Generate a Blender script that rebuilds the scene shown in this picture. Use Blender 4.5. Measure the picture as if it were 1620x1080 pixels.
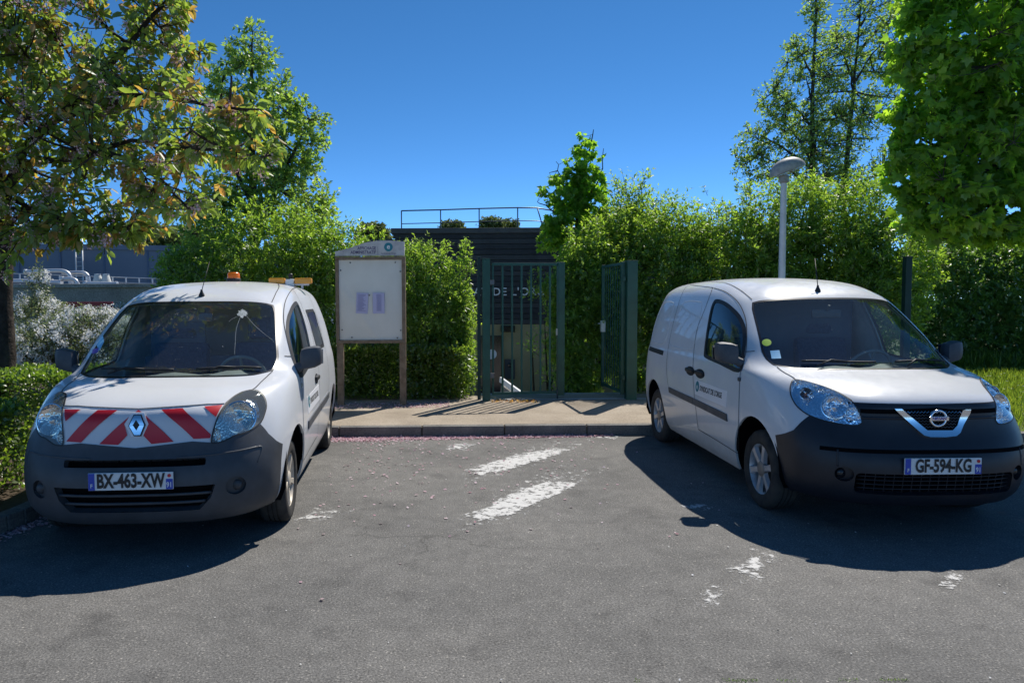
import bpy, bmesh, math, random
import numpy as np
from mathutils import Vector, Matrix
from mathutils.bvhtree import BVHTree
from mathutils.geometry import delaunay_2d_cdt

for o in list(bpy.data.objects):
    bpy.data.objects.remove(o)
SC = bpy.context.scene
COL = SC.collection
R = math.radians

# ------------------------------------------------------------------ camera
CAM_F, CAM_H, CAM_P, CAM_CX, CAM_R = 1158.317, 1.661, 0.058, 716.86, -0.005   # photo pixels (1620 wide), metres, radians
cd = bpy.data.cameras.new('camera')
cam = bpy.data.objects.new('camera', cd)
COL.objects.link(cam)
cam.location = (0, 0, CAM_H)
cam.rotation_euler = (Matrix.Rotation(math.pi / 2 - CAM_P, 3, 'X') @ Matrix.Rotation(CAM_R, 3, 'Z')).to_euler()
cd.sensor_width = 36.0
cd.lens = CAM_F / 1620 * 36
cd.shift_x = (810 - CAM_CX) / 1620
cd.clip_start = 0.05
cd.clip_end = 3000
SC.camera = cam

# ------------------------------------------------------------------ sky and sun
SUN_ELEV, SUN_AZ = 51.3, 32.0       # azimuth clockwise from the view direction (+Y)
world = bpy.data.worlds.new('World')
SC.world = world
world.use_nodes = True
wn, wl = world.node_tree.nodes, world.node_tree.links
wn.clear()
wo = wn.new('ShaderNodeOutputWorld')
bg = wn.new('ShaderNodeBackground')
sky = wn.new('ShaderNodeTexSky')
sky.sky_type = 'NISHITA'
sky.sun_disc = False
sky.sun_elevation = R(SUN_ELEV)
sky.sun_rotation = R(SUN_AZ)
sky.altitude = 2500
sky.air_density = 0.42
sky.dust_density = 0.0
sky.ozone_density = 1.6
bg.inputs['Strength'].default_value = 0.11
hs = wn.new('ShaderNodeHueSaturation')
hs.inputs['Saturation'].default_value = 1.24
hs.inputs['Hue'].default_value = 0.495
hs.inputs['Value'].default_value = 0.88
wl.new(sky.outputs[0], hs.inputs['Color'])
wl.new(hs.outputs[0], bg.inputs['Color'])
wl.new(bg.outputs[0], wo.inputs['Surface'])
sd = bpy.data.lights.new('sun', 'SUN')
sd.energy = 2.55
sd.angle = R(0.5)
sd.color = (1.0, 0.95, 0.87)
sun = bpy.data.objects.new('sun', sd)
COL.objects.link(sun)
ce = math.cos(R(SUN_ELEV))
sdir = Vector((math.sin(R(SUN_AZ)) * ce, math.cos(R(SUN_AZ)) * ce, math.sin(R(SUN_ELEV))))
sun.rotation_euler = sdir.to_track_quat('Z', 'Y').to_euler()
sun.location = sdir * 30
SC.view_settings.view_transform = 'Standard'
SC.view_settings.look = 'None'
SC.view_settings.exposure = 1.15
SC.view_settings.gamma = 1.0
SC.view_settings.use_curve_mapping = False
SC.render.engine = 'CYCLES'
SC.cycles.use_denoising = True
SC.cycles.max_bounces = 12
SC.cycles.diffuse_bounces = 6
SC.cycles.transmission_bounces = 8
SC.cycles.transparent_max_bounces = 24
SC.cycles.caustics_reflective = False
SC.cycles.caustics_refractive = False
SC.cycles.sample_clamp_indirect = 6.0

# ------------------------------------------------------------------ pixel rays
_c, _s = math.cos(CAM_P), math.sin(CAM_P)
def pix_ray(px, py):
    dx, dy = (px - CAM_CX) / CAM_F, (py - 540) / CAM_F
    a = dx * math.cos(CAM_R) + dy * math.sin(CAM_R); b = dx * math.sin(CAM_R) - dy * math.cos(CAM_R)
    return Vector((a, _c + b * _s, -_s + b * _c))
def pix_ground(px, py, z=0.0):
    d = pix_ray(px, py); t = (z - CAM_H) / d.z
    return Vector((0, 0, CAM_H)) + d * t
def pix_at(px, py, Y):
    d = pix_ray(px, py)
    return Vector((0, 0, CAM_H)) + d * (Y / d.y)

# ------------------------------------------------------------------ materials
MAT = {}
def principled(name, col, rough=0.5, metal=0.0, spec=0.5, coat=0.0):
    m = bpy.data.materials.new(name); m.use_nodes = True
    b = m.node_tree.nodes['Principled BSDF']
    b.inputs['Base Color'].default_value = (*col, 1)
    b.inputs['Roughness'].default_value = rough
    b.inputs['Metallic'].default_value = metal
    b.inputs['Specular IOR Level'].default_value = spec
    b.inputs['Coat Weight'].default_value = coat
    b.inputs['Coat Roughness'].default_value = 0.04
    MAT[name] = m
    return m
def nodes(m): return m.node_tree.nodes, m.node_tree.links, m.node_tree.nodes['Principled BSDF']
def noise(m, scale, detail=4, rough=0.6, coord='Object'):
    n, l, b = nodes(m)
    tc = n.new('ShaderNodeTexCoord'); t = n.new('ShaderNodeTexNoise')
    t.inputs['Scale'].default_value = scale; t.inputs['Detail'].default_value = detail
    t.inputs['Roughness'].default_value = rough
    l.new(tc.outputs[coord], t.inputs['Vector'])
    return t
def ramp(m, src, stops):
    n, l, b = nodes(m)
    r = n.new('ShaderNodeValToRGB')
    e = r.color_ramp.elements
    while len(e) < len(stops): e.new(0.5)
    for i, (p, c) in enumerate(stops):
        e[i].position = p; e[i].color = (*c, 1) if len(c) == 3 else c
    l.new(src, r.inputs['Fac'])
    return r
def mixcol(m, fac, a, b_, mode='MIX'):
    n, l, _ = nodes(m)
    x = n.new('ShaderNodeMix'); x.data_type = 'RGBA'; x.blend_type = mode
    for s, v in ((x.inputs[0], fac), (x.inputs[6], a), (x.inputs[7], b_)):
        if hasattr(v, 'links') or isinstance(v, bpy.types.NodeSocket): l.new(v, s)
        elif isinstance(v, (int, float)): s.default_value = v
        else: s.default_value = (*v, 1)
    return x.outputs[2]
def bump(m, src, strength=0.3, dist=0.01):
    n, l, b = nodes(m)
    k = n.new('ShaderNodeBump'); k.inputs['Strength'].default_value = strength
    k.inputs['Distance'].default_value = dist
    l.new(src, k.inputs['Height']); l.new(k.outputs[0], b.inputs['Normal'])
    return k
def varied(name, c1, c2, scale=8, rough=0.7, spec=0.3, bscale=0, bstr=0.3, bdist=0.005, lo=0.35, hi=0.65, coat=0, metal=0):
    m = principled(name, c1, rough, metal, spec, coat)
    n, l, b = nodes(m)
    t = noise(m, scale); r = ramp(m, t.outputs['Fac'], [(lo, c1), (hi, c2)])
    l.new(r.outputs[0], b.inputs['Base Color'])
    if bscale:
        t2 = noise(m, bscale, 3); bump(m, t2.outputs['Fac'], bstr, bdist)
    return m

# ------------------------------------------------------------------ objects
def tag(o, label=None, cat=None, group=None, kind=None):
    if label: o['label'] = label
    if cat: o['category'] = cat
    if group: o['group'] = group
    if kind: o['kind'] = kind
    return o
def empty(name, loc=(0, 0, 0), rz=0, parent=None):
    o = bpy.data.objects.new(name, None); COL.objects.link(o)
    o.empty_display_size = 0.2
    o.location = loc; o.rotation_euler = (0, 0, rz)
    if parent: o.parent = parent
    return o
def link_mesh(name, me, mat=None, parent=None):
    o = bpy.data.objects.new(name, me); COL.objects.link(o)
    if mat is not None:
        for k in (mat if isinstance(mat, (list, tuple)) else [mat]):
            me.materials.append(MAT[k] if isinstance(k, str) else k)
    if parent: o.parent = parent
    return o
def pydata(name, V, Fc, mat=None, parent=None, smooth=False, normals=None, uv=None):
    me = bpy.data.meshes.new(name)
    me.from_pydata([tuple(v) for v in V], [], [tuple(f) for f in Fc])
    if smooth or normals is not None:
        me.polygons.foreach_set('use_smooth', [True] * len(me.polygons))
    me.update()
    if normals is not None:
        me.normals_split_custom_set_from_vertices([tuple(n) for n in normals])
    return link_mesh(name, me, mat, parent)
def bm_obj(name, bm, mat=None, parent=None, smooth=False, angle=None):
    me = bpy.data.meshes.new(name)
    bm.normal_update()
    bm.to_mesh(me); bm.free()
    if smooth:
        me.polygons.foreach_set('use_smooth', [True] * len(me.polygons))
        if angle is not None: me.set_sharp_from_angle(angle=R(angle))
    return link_mesh(name, me, mat, parent)
def bx(bm, lo, hi, bevel=0.0, rot=None, mat=0):
    lo, hi = Vector(lo), Vector(hi)
    c = (lo + hi) / 2; s = hi - lo
    r = bmesh.ops.create_cube(bm, size=1.0)
    vs = r['verts']
    for v in vs: v.co = Vector((v.co.x * s.x, v.co.y * s.y, v.co.z * s.z))
    if bevel:
        es = list({e for v in vs for e in v.link_edges})
        g = bmesh.ops.bevel(bm, geom=es, offset=bevel, segments=2, profile=0.6, affect='EDGES')
        vs = list({v for f in g['faces'] for v in f.verts} | {v for v in vs if v.is_valid})
        seen = set(vs); st = list(vs)
        while st:
            v = st.pop()
            for e in v.link_edges:
                w = e.other_vert(v)
                if w not in seen: seen.add(w); st.append(w)
        vs = list(seen)
    M = Matrix.Translation(c) @ (rot if rot is not None else Matrix.Identity(4))
    for v in vs: v.co = M @ v.co
    if mat:
        for f in {f for v in vs for f in v.link_faces}: f.material_index = mat
    return vs
def tube(bm, pts, rad, seg=8, cap=True):
    pts = [Vector(p) for p in pts]
    rads = rad if isinstance(rad, (list, tuple)) else [rad] * len(pts)
    rings = []; up = None
    for i, p in enumerate(pts):
        d = (pts[min(i + 1, len(pts) - 1)] - pts[max(i - 1, 0)]).normalized()
        if up is None:
            up = Vector((0, 0, 1)) if abs(d.z) < 0.9 else Vector((1, 0, 0))
        a = d.cross(up).normalized(); b = a.cross(d).normalized(); up = b
        rings.append([bm.verts.new(p + (a * math.cos(2 * math.pi * k / seg) + b * math.sin(2 * math.pi * k / seg)) * rads[i]) for k in range(seg)])
    for r0, r1 in zip(rings, rings[1:]):
        for k in range(seg):
            bm.faces.new((r0[k], r0[(k + 1) % seg], r1[(k + 1) % seg], r1[k]))
    if cap:
        bm.faces.new(rings[0][::-1]); bm.faces.new(rings[-1])
def lathe(bm, prof, seg=32, axis='y', cen=(0, 0, 0)):
    """prof: (radius, along axis)"""
    cen = Vector(cen); rings = []
    for r, t in prof:
        ring = []
        for k in range(seg):
            a = 2 * math.pi * k / seg; ca, sa = r * math.cos(a), r * math.sin(a)
            p = {'y': (ca, t, sa), 'z': (ca, sa, t), 'x': (t, ca, sa)}[axis]
            ring.append(bm.verts.new(cen + Vector(p)))
        rings.append(ring)
    for r0, r1 in zip(rings, rings[1:]):
        for k in range(seg):
            bm.faces.new((r0[k], r0[(k + 1) % seg], r1[(k + 1) % seg], r1[k]))
    return rings
def box(name, lo, hi, mat, parent=None, bevel=0.0, rot=None):
    bm = bmesh.new(); bx(bm, lo, hi, bevel, rot); return bm_obj(name, bm, mat, parent)
def text_mesh(txt, size, extrude=0.0, align='CENTER', sx=1.0, bold=0.0, spacing=1.0):
    """mesh data (verts, faces) of lettering in the xy plane"""
    cu = bpy.data.curves.new('lettering', 'FONT'); cu.body = txt; cu.size = size
    cu.align_x = align; cu.align_y = 'CENTER'; cu.extrude = extrude; cu.offset = bold; cu.space_character = spacing
    cu.resolution_u = 3
    o = bpy.data.objects.new('lettering', cu); COL.objects.link(o)
    bpy.context.view_layer.update()
    dg = bpy.context.evaluated_depsgraph_get()
    me = o.evaluated_get(dg).to_mesh()
    V = [(v.co.x * sx, v.co.y, v.co.z) for v in me.vertices]; Fc = [tuple(p.vertices) for p in me.polygons]
    o.evaluated_get(dg).to_mesh_clear()
    bpy.data.objects.remove(o); bpy.data.curves.remove(cu)
    return V, Fc
# =================================================================== the two vans
# body surface: a tensor B-spline, columns u run front centre -> side -> rear centre, rings v from sill to roof centre
NU, NV = 13, 14
def van_controls(nose):
    # front columns c0..c6 of every ring (x forward of the front axle, y left, z up)
    Fr = [
     [(.79,0,.235),(.775,.35,.235),(.675,.60,.24),(.55,.715,.245),(.415,.775,.245),(0,.83,.20),(-.6,.84,.22)],
     [(.845,0,.30),(.825,.36,.30),(.72,.63,.31),(.59,.755,.31),(.44,.822,.31),(0,.872,.30),(-.6,.872,.30)],
     [(.873,0,.44),(.852,.37,.44),(.745,.645,.44),(.605,.778,.44),(.445,.845,.44),(0,.893,.44),(-.6,.897,.44)],
     [(.862,0,.58),(.840,.37,.58),(.74,.645,.58),(.595,.782,.58),(.43,.852,.58),(0,.905,.58),(-.6,.911,.58)],
     [(.80,0,.71),(.782,.37,.71),(.695,.635,.71),(.555,.775,.71),(.38,.858,.71),(0,.905,.71),(-.6,.914,.71)],
     [(.765,0,.85),(.748,.36,.85),(.655,.585,.85),(.50,.735,.86),(.32,.835,.87),(0,.895,.87),(-.6,.907,.87)],
     [(.705,0,.965),(.688,.34,.965),(.590,.54,.965),(.415,.685,.985),(.22,.80,.995),(-.05,.876,1.00),(-.6,.895,1.00)],
     [(.43,0,1.055),(.415,.34,1.053),(.345,.54,1.048),(.215,.675,1.06),(.07,.785,1.065),(-.15,.855,1.07),(-.6,.883,1.07)],
     [(.085,0,1.120),(.07,.33,1.120),(.01,.56,1.118),(-.095,.705,1.122),(-.23,.795,1.130),(-.38,.842,1.135),(-.70,.862,1.14)],
     [(-.17,0,1.290),(-.185,.32,1.290),(-.235,.54,1.288),(-.32,.685,1.285),(-.42,.758,1.29),(-.55,.798,1.30),(-.82,.826,1.30)],
     [(-.42,0,1.462),(-.432,.31,1.462),(-.475,.52,1.457),(-.54,.652,1.45),(-.62,.715,1.455),(-.74,.75,1.46),(-.98,.778,1.47)],
     [(-.68,0,1.635),(-.69,.30,1.634),(-.72,.49,1.625),(-.77,.61,1.61),(-.84,.665,1.61),(-.95,.695,1.615),(-1.18,.715,1.63)],
     [(-.80,0,1.695),(-.81,.28,1.694),(-.84,.45,1.688),(-.89,.55,1.675),(-.96,.60,1.68),(-1.07,.625,1.70),(-1.28,.645,1.73)],
     [(-1.0,0,1.757),(-1.0,.22,1.757),(-1.02,.34,1.754),(-1.06,.41,1.752),(-1.12,.44,1.76),(-1.22,.45,1.775),(-1.42,.46,1.802)],
     [(-1.22,0,1.800),(-1.22,0,1.800),(-1.235,0,1.802),(-1.26,0,1.804),(-1.31,0,1.809),(-1.4,0,1.817),(-1.55,0,1.83)],
    ]
    # rear: half width at the side, height, rear x
    zs  = [.22,.30,.44,.58,.71,.87,1.00,1.07,1.14,1.30,1.47,1.63,1.738,1.815,1.842]
    ys  = [.84,.872,.897,.911,.914,.907,.895,.883,.865,.83,.783,.722,.652,.46,0]
    xr  = [-3.24,-3.29,-3.325,-3.335,-3.335,-3.33,-3.325,-3.32,-3.32,-3.31,-3.295,-3.27,-3.22,-3.12,-3.0]
    xs7 = [-1.25]*7+[-1.27,-1.32,-1.42,-1.52,-1.62,-1.68,-1.75,-1.8]
    P = np.zeros((NU + 1, NV + 1, 3))
    for k in range(NV + 1):
        for i in range(7): P[i, k] = Fr[k][i]
        y, z, xe, x7 = ys[k], zs[k], xr[k], xs7[k]
        x10 = xe + .30
        dz = 0.012 if k >= 12 else 0
        P[7, k] = (x7, y, z); t = (x10 - x7)
        P[8, k] = (x7 + t * .36, y, z + dz * .4)
        P[9, k] = (x7 + t * .70, y - .008, z)
        P[10, k] = (x10, y - .020, z - dz * .6)
        P[11, k] = (xe + .085, max(y - .12, 0) if k < 14 else 0, z - dz * 1.2)
        P[12, k] = (xe + .015, y * .58, z - dz * 1.5)
        P[13, k] = (xe, 0, z - dz * 1.5)
    if nose:      # the other front: bluffer, higher nose
        for i, (dx, dz) in enumerate([(.02, 0), (.02, 0), (.015, 0)]):
            P[i, 6] += (dx, 0, -.012)
        P[:, 9:, 2] += .006; P[:, 11:, 2] += .010
    return P
class Body:
    def __init__(s, P):
        s.P = P; C = P.copy()
        for _ in range(3): C = C + (P - s._knots(C)) * 0.95
        s.E = s._extend(C)
        n = 8
        s.us = np.linspace(-NU, NU, NU * 2 * n + 1); s.vs = np.linspace(0, NV, NV * n + 1)
        U, W = np.meshgrid(s.us, s.vs, indexing='ij')
        s.G = s.S(U.ravel(), W.ravel()); s.UV = np.stack([U.ravel(), W.ravel()], 1)
        nv = len(s.vs); F = []
        for i in range(len(s.us) - 1):
            for j in range(nv - 1):
                a = i * nv + j; F.append((a, a + nv, a + nv + 1)); F.append((a, a + nv + 1, a + 1))
        s.F = F
        s.bvh = BVHTree.FromPolygons([tuple(p) for p in s.G], F)
    def _extend(s, C):
        E = np.zeros((NU + 3, NV + 3, 3)); m = np.array([1, -1, 1])
        E[1:-1, 1:-1] = C
        E[0, 1:-1] = C[1] * m; E[-1, 1:-1] = C[-2] * m
        E[:, 0] = 2 * E[:, 1] - E[:, 2]
        E[:, -1] = E[:, -3] * m
        return E
    def _knots(s, C):
        E = s._extend(C)
        A = (E[:-2] + 4 * E[1:-1] + E[2:]) / 6
        return (A[:, :-2] + 4 * A[:, 1:-1] + A[:, 2:]) / 6
    @staticmethod
    def _b(t):
        return np.stack([(1 - t) ** 3, 3 * t ** 3 - 6 * t ** 2 + 4, -3 * t ** 3 + 3 * t ** 2 + 3 * t + 1, t ** 3]) / 6
    def S(s, u, v):
        u = np.asarray(u, float); v = np.asarray(v, float)
        sg = np.where(u < 0, -1.0, 1.0); u = np.clip(np.abs(u), 0, NU); v = np.clip(v, 0, NV)
        i = np.minimum(u.astype(int), NU - 1); j = np.minimum(v.astype(int), NV - 1)
        bu, bv = s._b(u - i), s._b(v - j)
        out = np.zeros((len(u), 3))
        for a in range(4):
            for b in range(4):
                out += (bu[a] * bv[b])[:, None] * s.E[i + a, j + b]
        out[:, 1] *= sg
        return out
    def N(s, u, v):
        u = np.asarray(u, float); v = np.asarray(v, float); e = 0.02
        v = np.clip(v, e, NV - np.where(np.abs(u) < 6, .45, e))
        uc = np.clip(u, -NU + e, NU - e)
        n = np.cross(s.S(uc + e, v) - s.S(uc - e, v), s.S(uc, v + e) - s.S(uc, v - e))
        return n / (np.linalg.norm(n, axis=1, keepdims=True) + 1e-12)
    def at(s, u, v, off=0.0):
        u = np.asarray(u, float); v = np.asarray(v, float)
        return s.S(u, v) + s.N(u, v) * off
    def hit(s, org, d):
        loc, nor, idx, dist = s.bvh.ray_cast(Vector(org), Vector(d).normalized())
        if idx is None:
            best = None          # just past the outline: nearest surface point to the ray
            for t in np.linspace(2, 9, 60):
                q = Vector(org) + Vector(d).normalized() * t
                l2, n2, i2, d2 = s.bvh.find_nearest(q)
                if best is None or d2 < best[0]: best = (d2, l2, i2)
            loc, idx = best[1], best[2]
        f = s.F[idx]; a, b, c = (Vector(s.G[k]) for k in f)
        v0, v1, v2 = b - a, c - a, loc - a
        d00, d01, d11, d20, d21 = v0.dot(v0), v0.dot(v1), v1.dot(v1), v2.dot(v0), v2.dot(v1)
        den = d00 * d11 - d01 * d01
        if abs(den) < 1e-14: return s.UV[f[0]]
        w1 = (d11 * d20 - d01 * d21) / den; w2 = (d00 * d21 - d01 * d20) / den
        return s.UV[f[0]] * (1 - w1 - w2) + s.UV[f[1]] * w1 + s.UV[f[2]] * w2
    def side(s, x, z, sg=1):  return s.hit((x, 3 * sg, z), (0, -sg, 0))
    def front(s, y, z):       return s.hit((3, y, z), (-1, 0, 0))
    def top(s, x, y):         return s.hit((x, y, 4), (0, 0, -1))

def smooth_loop(pts, closed=True, n=4):
    P = np.array(pts, float); L = len(P); out = []
    rng = range(L) if closed else range(L - 1)
    for i in rng:
        g = (lambda k: P[k % L]) if closed else (lambda k: P[min(max(k, 0), L - 1)])
        p0, p1, p2, p3 = g(i - 1), g(i), g(i + 1), g(i + 2)
        for t in np.arange(n) / n:
            out.append(.5 * (2 * p1 + (p2 - p0) * t + (2 * p0 - 5 * p1 + 4 * p2 - p3) * t * t + (3 * p1 - p0 - 3 * p2 + p3) * t ** 3))
    if not closed: out.append(P[-1])
    return np.array(out)
def dens(pts, closed=True, step=0.12):
    P = [np.array(p, float) for p in pts]; out = []
    for i in range(len(P) if closed else len(P) - 1):
        a, b = P[i], P[(i + 1) % len(P)]
        n = max(1, int(np.linalg.norm(b - a) / step))
        out += [a + (b - a) * k / n for k in range(n)]
    if not closed: out.append(P[-1])
    return np.array(out)
def inside(poly, q):
    x, y = q[:, 0], q[:, 1]; r = np.zeros(len(q), bool); n = len(poly)
    for i in range(n):
        x1, y1 = poly[i]; x2, y2 = poly[(i + 1) % n]
        if y1 == y2: continue
        c = ((y1 > y) != (y2 > y)) & (x < (x2 - x1) * (y - y1) / (y2 - y1) + x1)
        r ^= c
    return r
def near_poly(polys, q, d):
    bad = np.zeros(len(q), bool)
    for p in polys:
        for a in p:
            bad |= ((q - a) ** 2).sum(1) < d * d
    return bad
def inset(poly, d):
    P = np.array(poly); c = P.mean(0)
    a = np.roll(P, 1, 0); b = np.roll(P, -1, 0); t = b - a
    n = np.stack([-t[:, 1], t[:, 0]], 1); n /= np.linalg.norm(n, axis=1, keepdims=True) + 1e-9
    area = 0.5 * np.sum(P[:, 0] * b[:, 1] - b[:, 0] * P[:, 1])
    return P + n * d * (1 if area > 0 else -1)
def inset_m(body, poly, d):
    """inset measured in metres on the body surface"""
    P = np.array(poly); e = .05
    su = np.linalg.norm(body.S(P[:, 0] + e, P[:, 1]) - body.S(P[:, 0] - e, P[:, 1]), axis=1) / (2 * e)
    sv = np.linalg.norm(body.S(P[:, 0], np.clip(P[:, 1] + e, 0, NV)) - body.S(P[:, 0], np.clip(P[:, 1] - e, 0, NV)), axis=1) / (2 * e)
    Q = np.stack([P[:, 0] * su.mean(), P[:, 1] * sv.mean()], 1)
    Q = inset(Q, d)
    return np.stack([Q[:, 0] / su.mean(), Q[:, 1] / sv.mean()], 1)

def partition(body, regions, n=5):
    """regions: list of (name, polygon in uv).  Later ones win.  Returns uv points, triangles, tri region names"""
    us = np.linspace(-NU, NU, NU * 2 * n + 1); vs = np.linspace(0, NV, NV * n + 1)
    U, W = np.meshgrid(us, vs, indexing='ij')
    g = np.stack([U.ravel(), W.ravel()], 1)
    polys = [p for _, p in regions]
    keep = ~near_poly(polys, g, 0.055)
    rim = (np.abs(g[:, 0]) > NU - 1e-6) | (g[:, 1] < 1e-6) | (g[:, 1] > NV - 1e-6)
    g = g[keep | rim]
    pts = [tuple(p) for p in g]; ed = []
    for p in polys:
        b = len(pts); k = len(p); pts += [tuple(q) for q in p]
        ed += [(b + i, b + (i + 1) % k) for i in range(k)]
    r = delaunay_2d_cdt([Vector(p) for p in pts], ed, [], 0, 1e-5, False)
    V = np.array([tuple(v) for v in r[0]]); T = np.array([t for t in r[2]])
    V[:, 0] = np.clip(V[:, 0], -NU, NU); V[:, 1] = np.clip(V[:, 1], 0, NV)
    c = V[T].mean(1)
    lab = np.zeros(len(T), int)
    for k, (nm, p) in enumerate(regions): lab[inside(p, c)] = k + 1
    return V, T, lab
def region_mesh(name, body, V, T, off, mat, parent, rim=0.0, back=0.0):
    ids = np.unique(T); mp = -np.ones(len(V), int); mp[ids] = np.arange(len(ids))
    t = mp[T]; uv = V[ids]
    nn = body.N(uv[:, 0], uv[:, 1]); p = body.S(uv[:, 0], uv[:, 1]) + nn * off
    a, b, c = p[t[:, 0]], p[t[:, 1]], p[t[:, 2]]
    ar = np.linalg.norm(np.cross(b - a, c - a), axis=1)
    t = t[ar > 1e-9]
    fl = (np.cross(p[t[:, 1]] - p[t[:, 0]], p[t[:, 2]] - p[t[:, 0]]) * nn[t].mean(1)).sum(1) < 0
    t[fl] = t[fl][:, ::-1]
    F = [tuple(x) for x in t.tolist()]; P = p.tolist(); NN = nn.tolist()
    if rim:
        from collections import Counter
        cnt = Counter()
        for f in F:
            for k in range(3): cnt[frozenset((f[k], f[(k + 1) % 3]))] += 1
        dup = {}
        def low(i):
            if i not in dup:
                q = np.array(P[i]) - np.array(NN[i]) * rim
                dup[i] = (len(P), len(P) + 1)
                P.append(P[i]); NN.append(NN[i]); P.append(q.tolist()); NN.append(NN[i])
            return dup[i]
        extra = []
        for f in F:
            for k in range(3):
                i, j = f[k], f[(k + 1) % 3]
                if cnt[frozenset((i, j))] == 1:
                    if min(abs(uv[i][1] - NV), abs(uv[j][1] - NV)) < 1e-6: continue
                    (i0, i1), (j0, j1) = low(i), low(j)
                    extra.append((j0, i0, i1, j1))
        F += extra
        me = bpy.data.meshes.new(name); me.from_pydata(P, [], F)
        me.polygons.foreach_set('use_smooth', [True] * len(me.polygons)); me.update()
        NL = []
        nF = len(F) - len(extra)
        for k, f in enumerate(F):
            if k < nF: NL += [NN[i] for i in f]
            else:
                a, b, c = (np.array(P[i]) for i in f[:3]); q = np.cross(b - a, c - a); q = (q / (np.linalg.norm(q) + 1e-12)).tolist()
                NL += [q] * 4
        me.normals_split_custom_set(NL)
        return link_mesh(name, me, mat, parent)
    return pydata(name, P, F, mat, parent, True, NN)
def patch(name, body, poly, off, mat, parent, rim=0.0, step=0.25):
    """a thin skin that follows the body inside a uv polygon"""
    P = np.array(poly); lo, hi = P.min(0), P.max(0)
    gu = np.arange(math.floor(lo[0] / step) * step, hi[0] + step, step); gv = np.arange(math.floor(lo[1] / step) * step, hi[1] + step, step)
    g = np.stack([a.ravel() for a in np.meshgrid(gu, gv, indexing='ij')], 1)
    g = g[inside(P, g)]
    if len(g): g = g[~near_poly([P], g, step * .3)]
    pts = [Vector(p) for p in P] + [Vector(p) for p in g]; k = len(P)
    r = delaunay_2d_cdt(pts, [(i, (i + 1) % k) for i in range(k)], [], 0, 1e-6, False)
    V = np.array([tuple(v) for v in r[0]]); T = np.array([t for t in r[2]])
    T = T[inside(P, V[T].mean(1))]
    return region_mesh(name, body, V, T, off, mat, parent, rim)
def ribbon(name, body, line, w, off, mat, parent, closed=False):
    """narrow band along a uv polyline"""
    L = dens(line, closed, 0.1)
    p = body.S(L[:, 0], L[:, 1]); n = body.N(L[:, 0], L[:, 1])
    t = np.roll(p, -1, 0) - np.roll(p, 1, 0)
    if not closed: t[0] = p[1] - p[0]; t[-1] = p[-1] - p[-2]
    b = np.cross(n, t); b /= np.linalg.norm(b, axis=1, keepdims=True) + 1e-9
    k = len(L)
    P = np.vstack([p + b * w / 2 + n * off, p - b * w / 2 + n * off])
    F = [(i, k + i, k + (i + 1) % k, (i + 1) % k) for i in range(k if closed else k - 1)]
    return P, F, np.vstack([n, n])
def ribbons(name, body, lines, w, off, mat, parent):
    P, F, N = [], [], []
    for L in lines:
        p, f, n = ribbon(name, body, L, w, off, mat, parent)
        b = len(P); P += p.tolist(); N += n.tolist(); F += [tuple(b + i for i in q) for q in f]
    return pydata(name, P, F, mat, parent, True, N)
def mir(poly): return np.array(poly) * (-1, 1)
# ---- van materials
def paint(name, col):
    m = principled(name, col, 0.42, 0, 0.10, coat=0.5)
    n, l, b = nodes(m)
    t = noise(m, 2.2, 6, 0.65); r = ramp(m, t.outputs['Fac'], [(0.3, tuple(c * .93 for c in col)), (0.62, col)])
    # road dirt thickens towards the sills
    tc = n.new('ShaderNodeTexCoord'); sp = n.new('ShaderNodeSeparateXYZ'); l.new(tc.outputs['Object'], sp.inputs[0])
    mr = n.new('ShaderNodeMapRange'); mr.inputs[1].default_value = .62; mr.inputs[2].default_value = .22; mr.inputs[3].default_value = 0; mr.inputs[4].default_value = .75
    l.new(sp.outputs['Z'], mr.inputs[0])
    t2 = noise(m, 14, 5, 0.7); mul = n.new('ShaderNodeMath'); mul.operation = 'MULTIPLY'
    l.new(mr.outputs[0], mul.inputs[0]); l.new(t2.outputs['Fac'], mul.inputs[1])
    c = mixcol(m, mul.outputs[0], r.outputs[0], (.34, .29, .22))
    l.new(c, b.inputs['Base Color'])
    r2 = ramp(m, t2.outputs['Fac'], [(.3, (.40,) * 3), (.7, (.28,) * 3)]); l.new(r2.outputs[0], b.inputs['Roughness'])
paint('white_paint', (.66, .67, .685))
varied('bumper_plastic', (.046, .050, .056), (.064, .068, .076), 6, 0.50, 0.42, 700, 0.08, 0.002)
varied('blue_black_plastic', (.011, .0125, .018), (.016, .018, .025), 6, 0.42, 0.45, 600, 0.05, 0.002)
varied('trim_plastic', (.055, .06, .07), (.085, .09, .10), 8, 0.55, 0.4)
principled('black_gloss', (.012, .014, .018), 0.25)
principled('black_rubber', (.014, .014, .015), 0.6)
varied('tyre_rubber', (.030, .030, .031), (.065, .060, .053), 9, 0.85, 0.2, 90, 0.2, 0.004)
principled('void_black', (.004, .004, .005), 0.9, 0, 0.05)
principled('chrome', (.82, .84, .88), 0.14, 1.0)
principled('lamp_reflector', (.90, .91, .92), 0.10, 1.0)
_m = MAT['lamp_reflector']; _n, _l, _b = nodes(_m); _tc = _n.new('ShaderNodeTexCoord'); _v = _n.new('ShaderNodeTexVoronoi'); _v.inputs['Scale'].default_value = 55; _l.new(_tc.outputs['Object'], _v.inputs['Vector']); bump(_m, _v.outputs['Distance'], .38, .010)
varied('wheel_silver', (.42, .42, .43), (.54, .54, .55), 12, 0.38, 0.5, 0, metal=.45)
varied('wheel_beige', (.46, .41, .34), (.60, .54, .45), 12, 0.5, 0.4, metal=.15)
principled('wheel_centre', (.26, .22, .19), 0.5, 0.3)
principled('brake_iron', (.05, .045, .042), 0.7, 0.6)
principled('plate_white', (.72, .73, .72), 0.4)
principled('plate_blue', (.02, .06, .42), 0.4)
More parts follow.
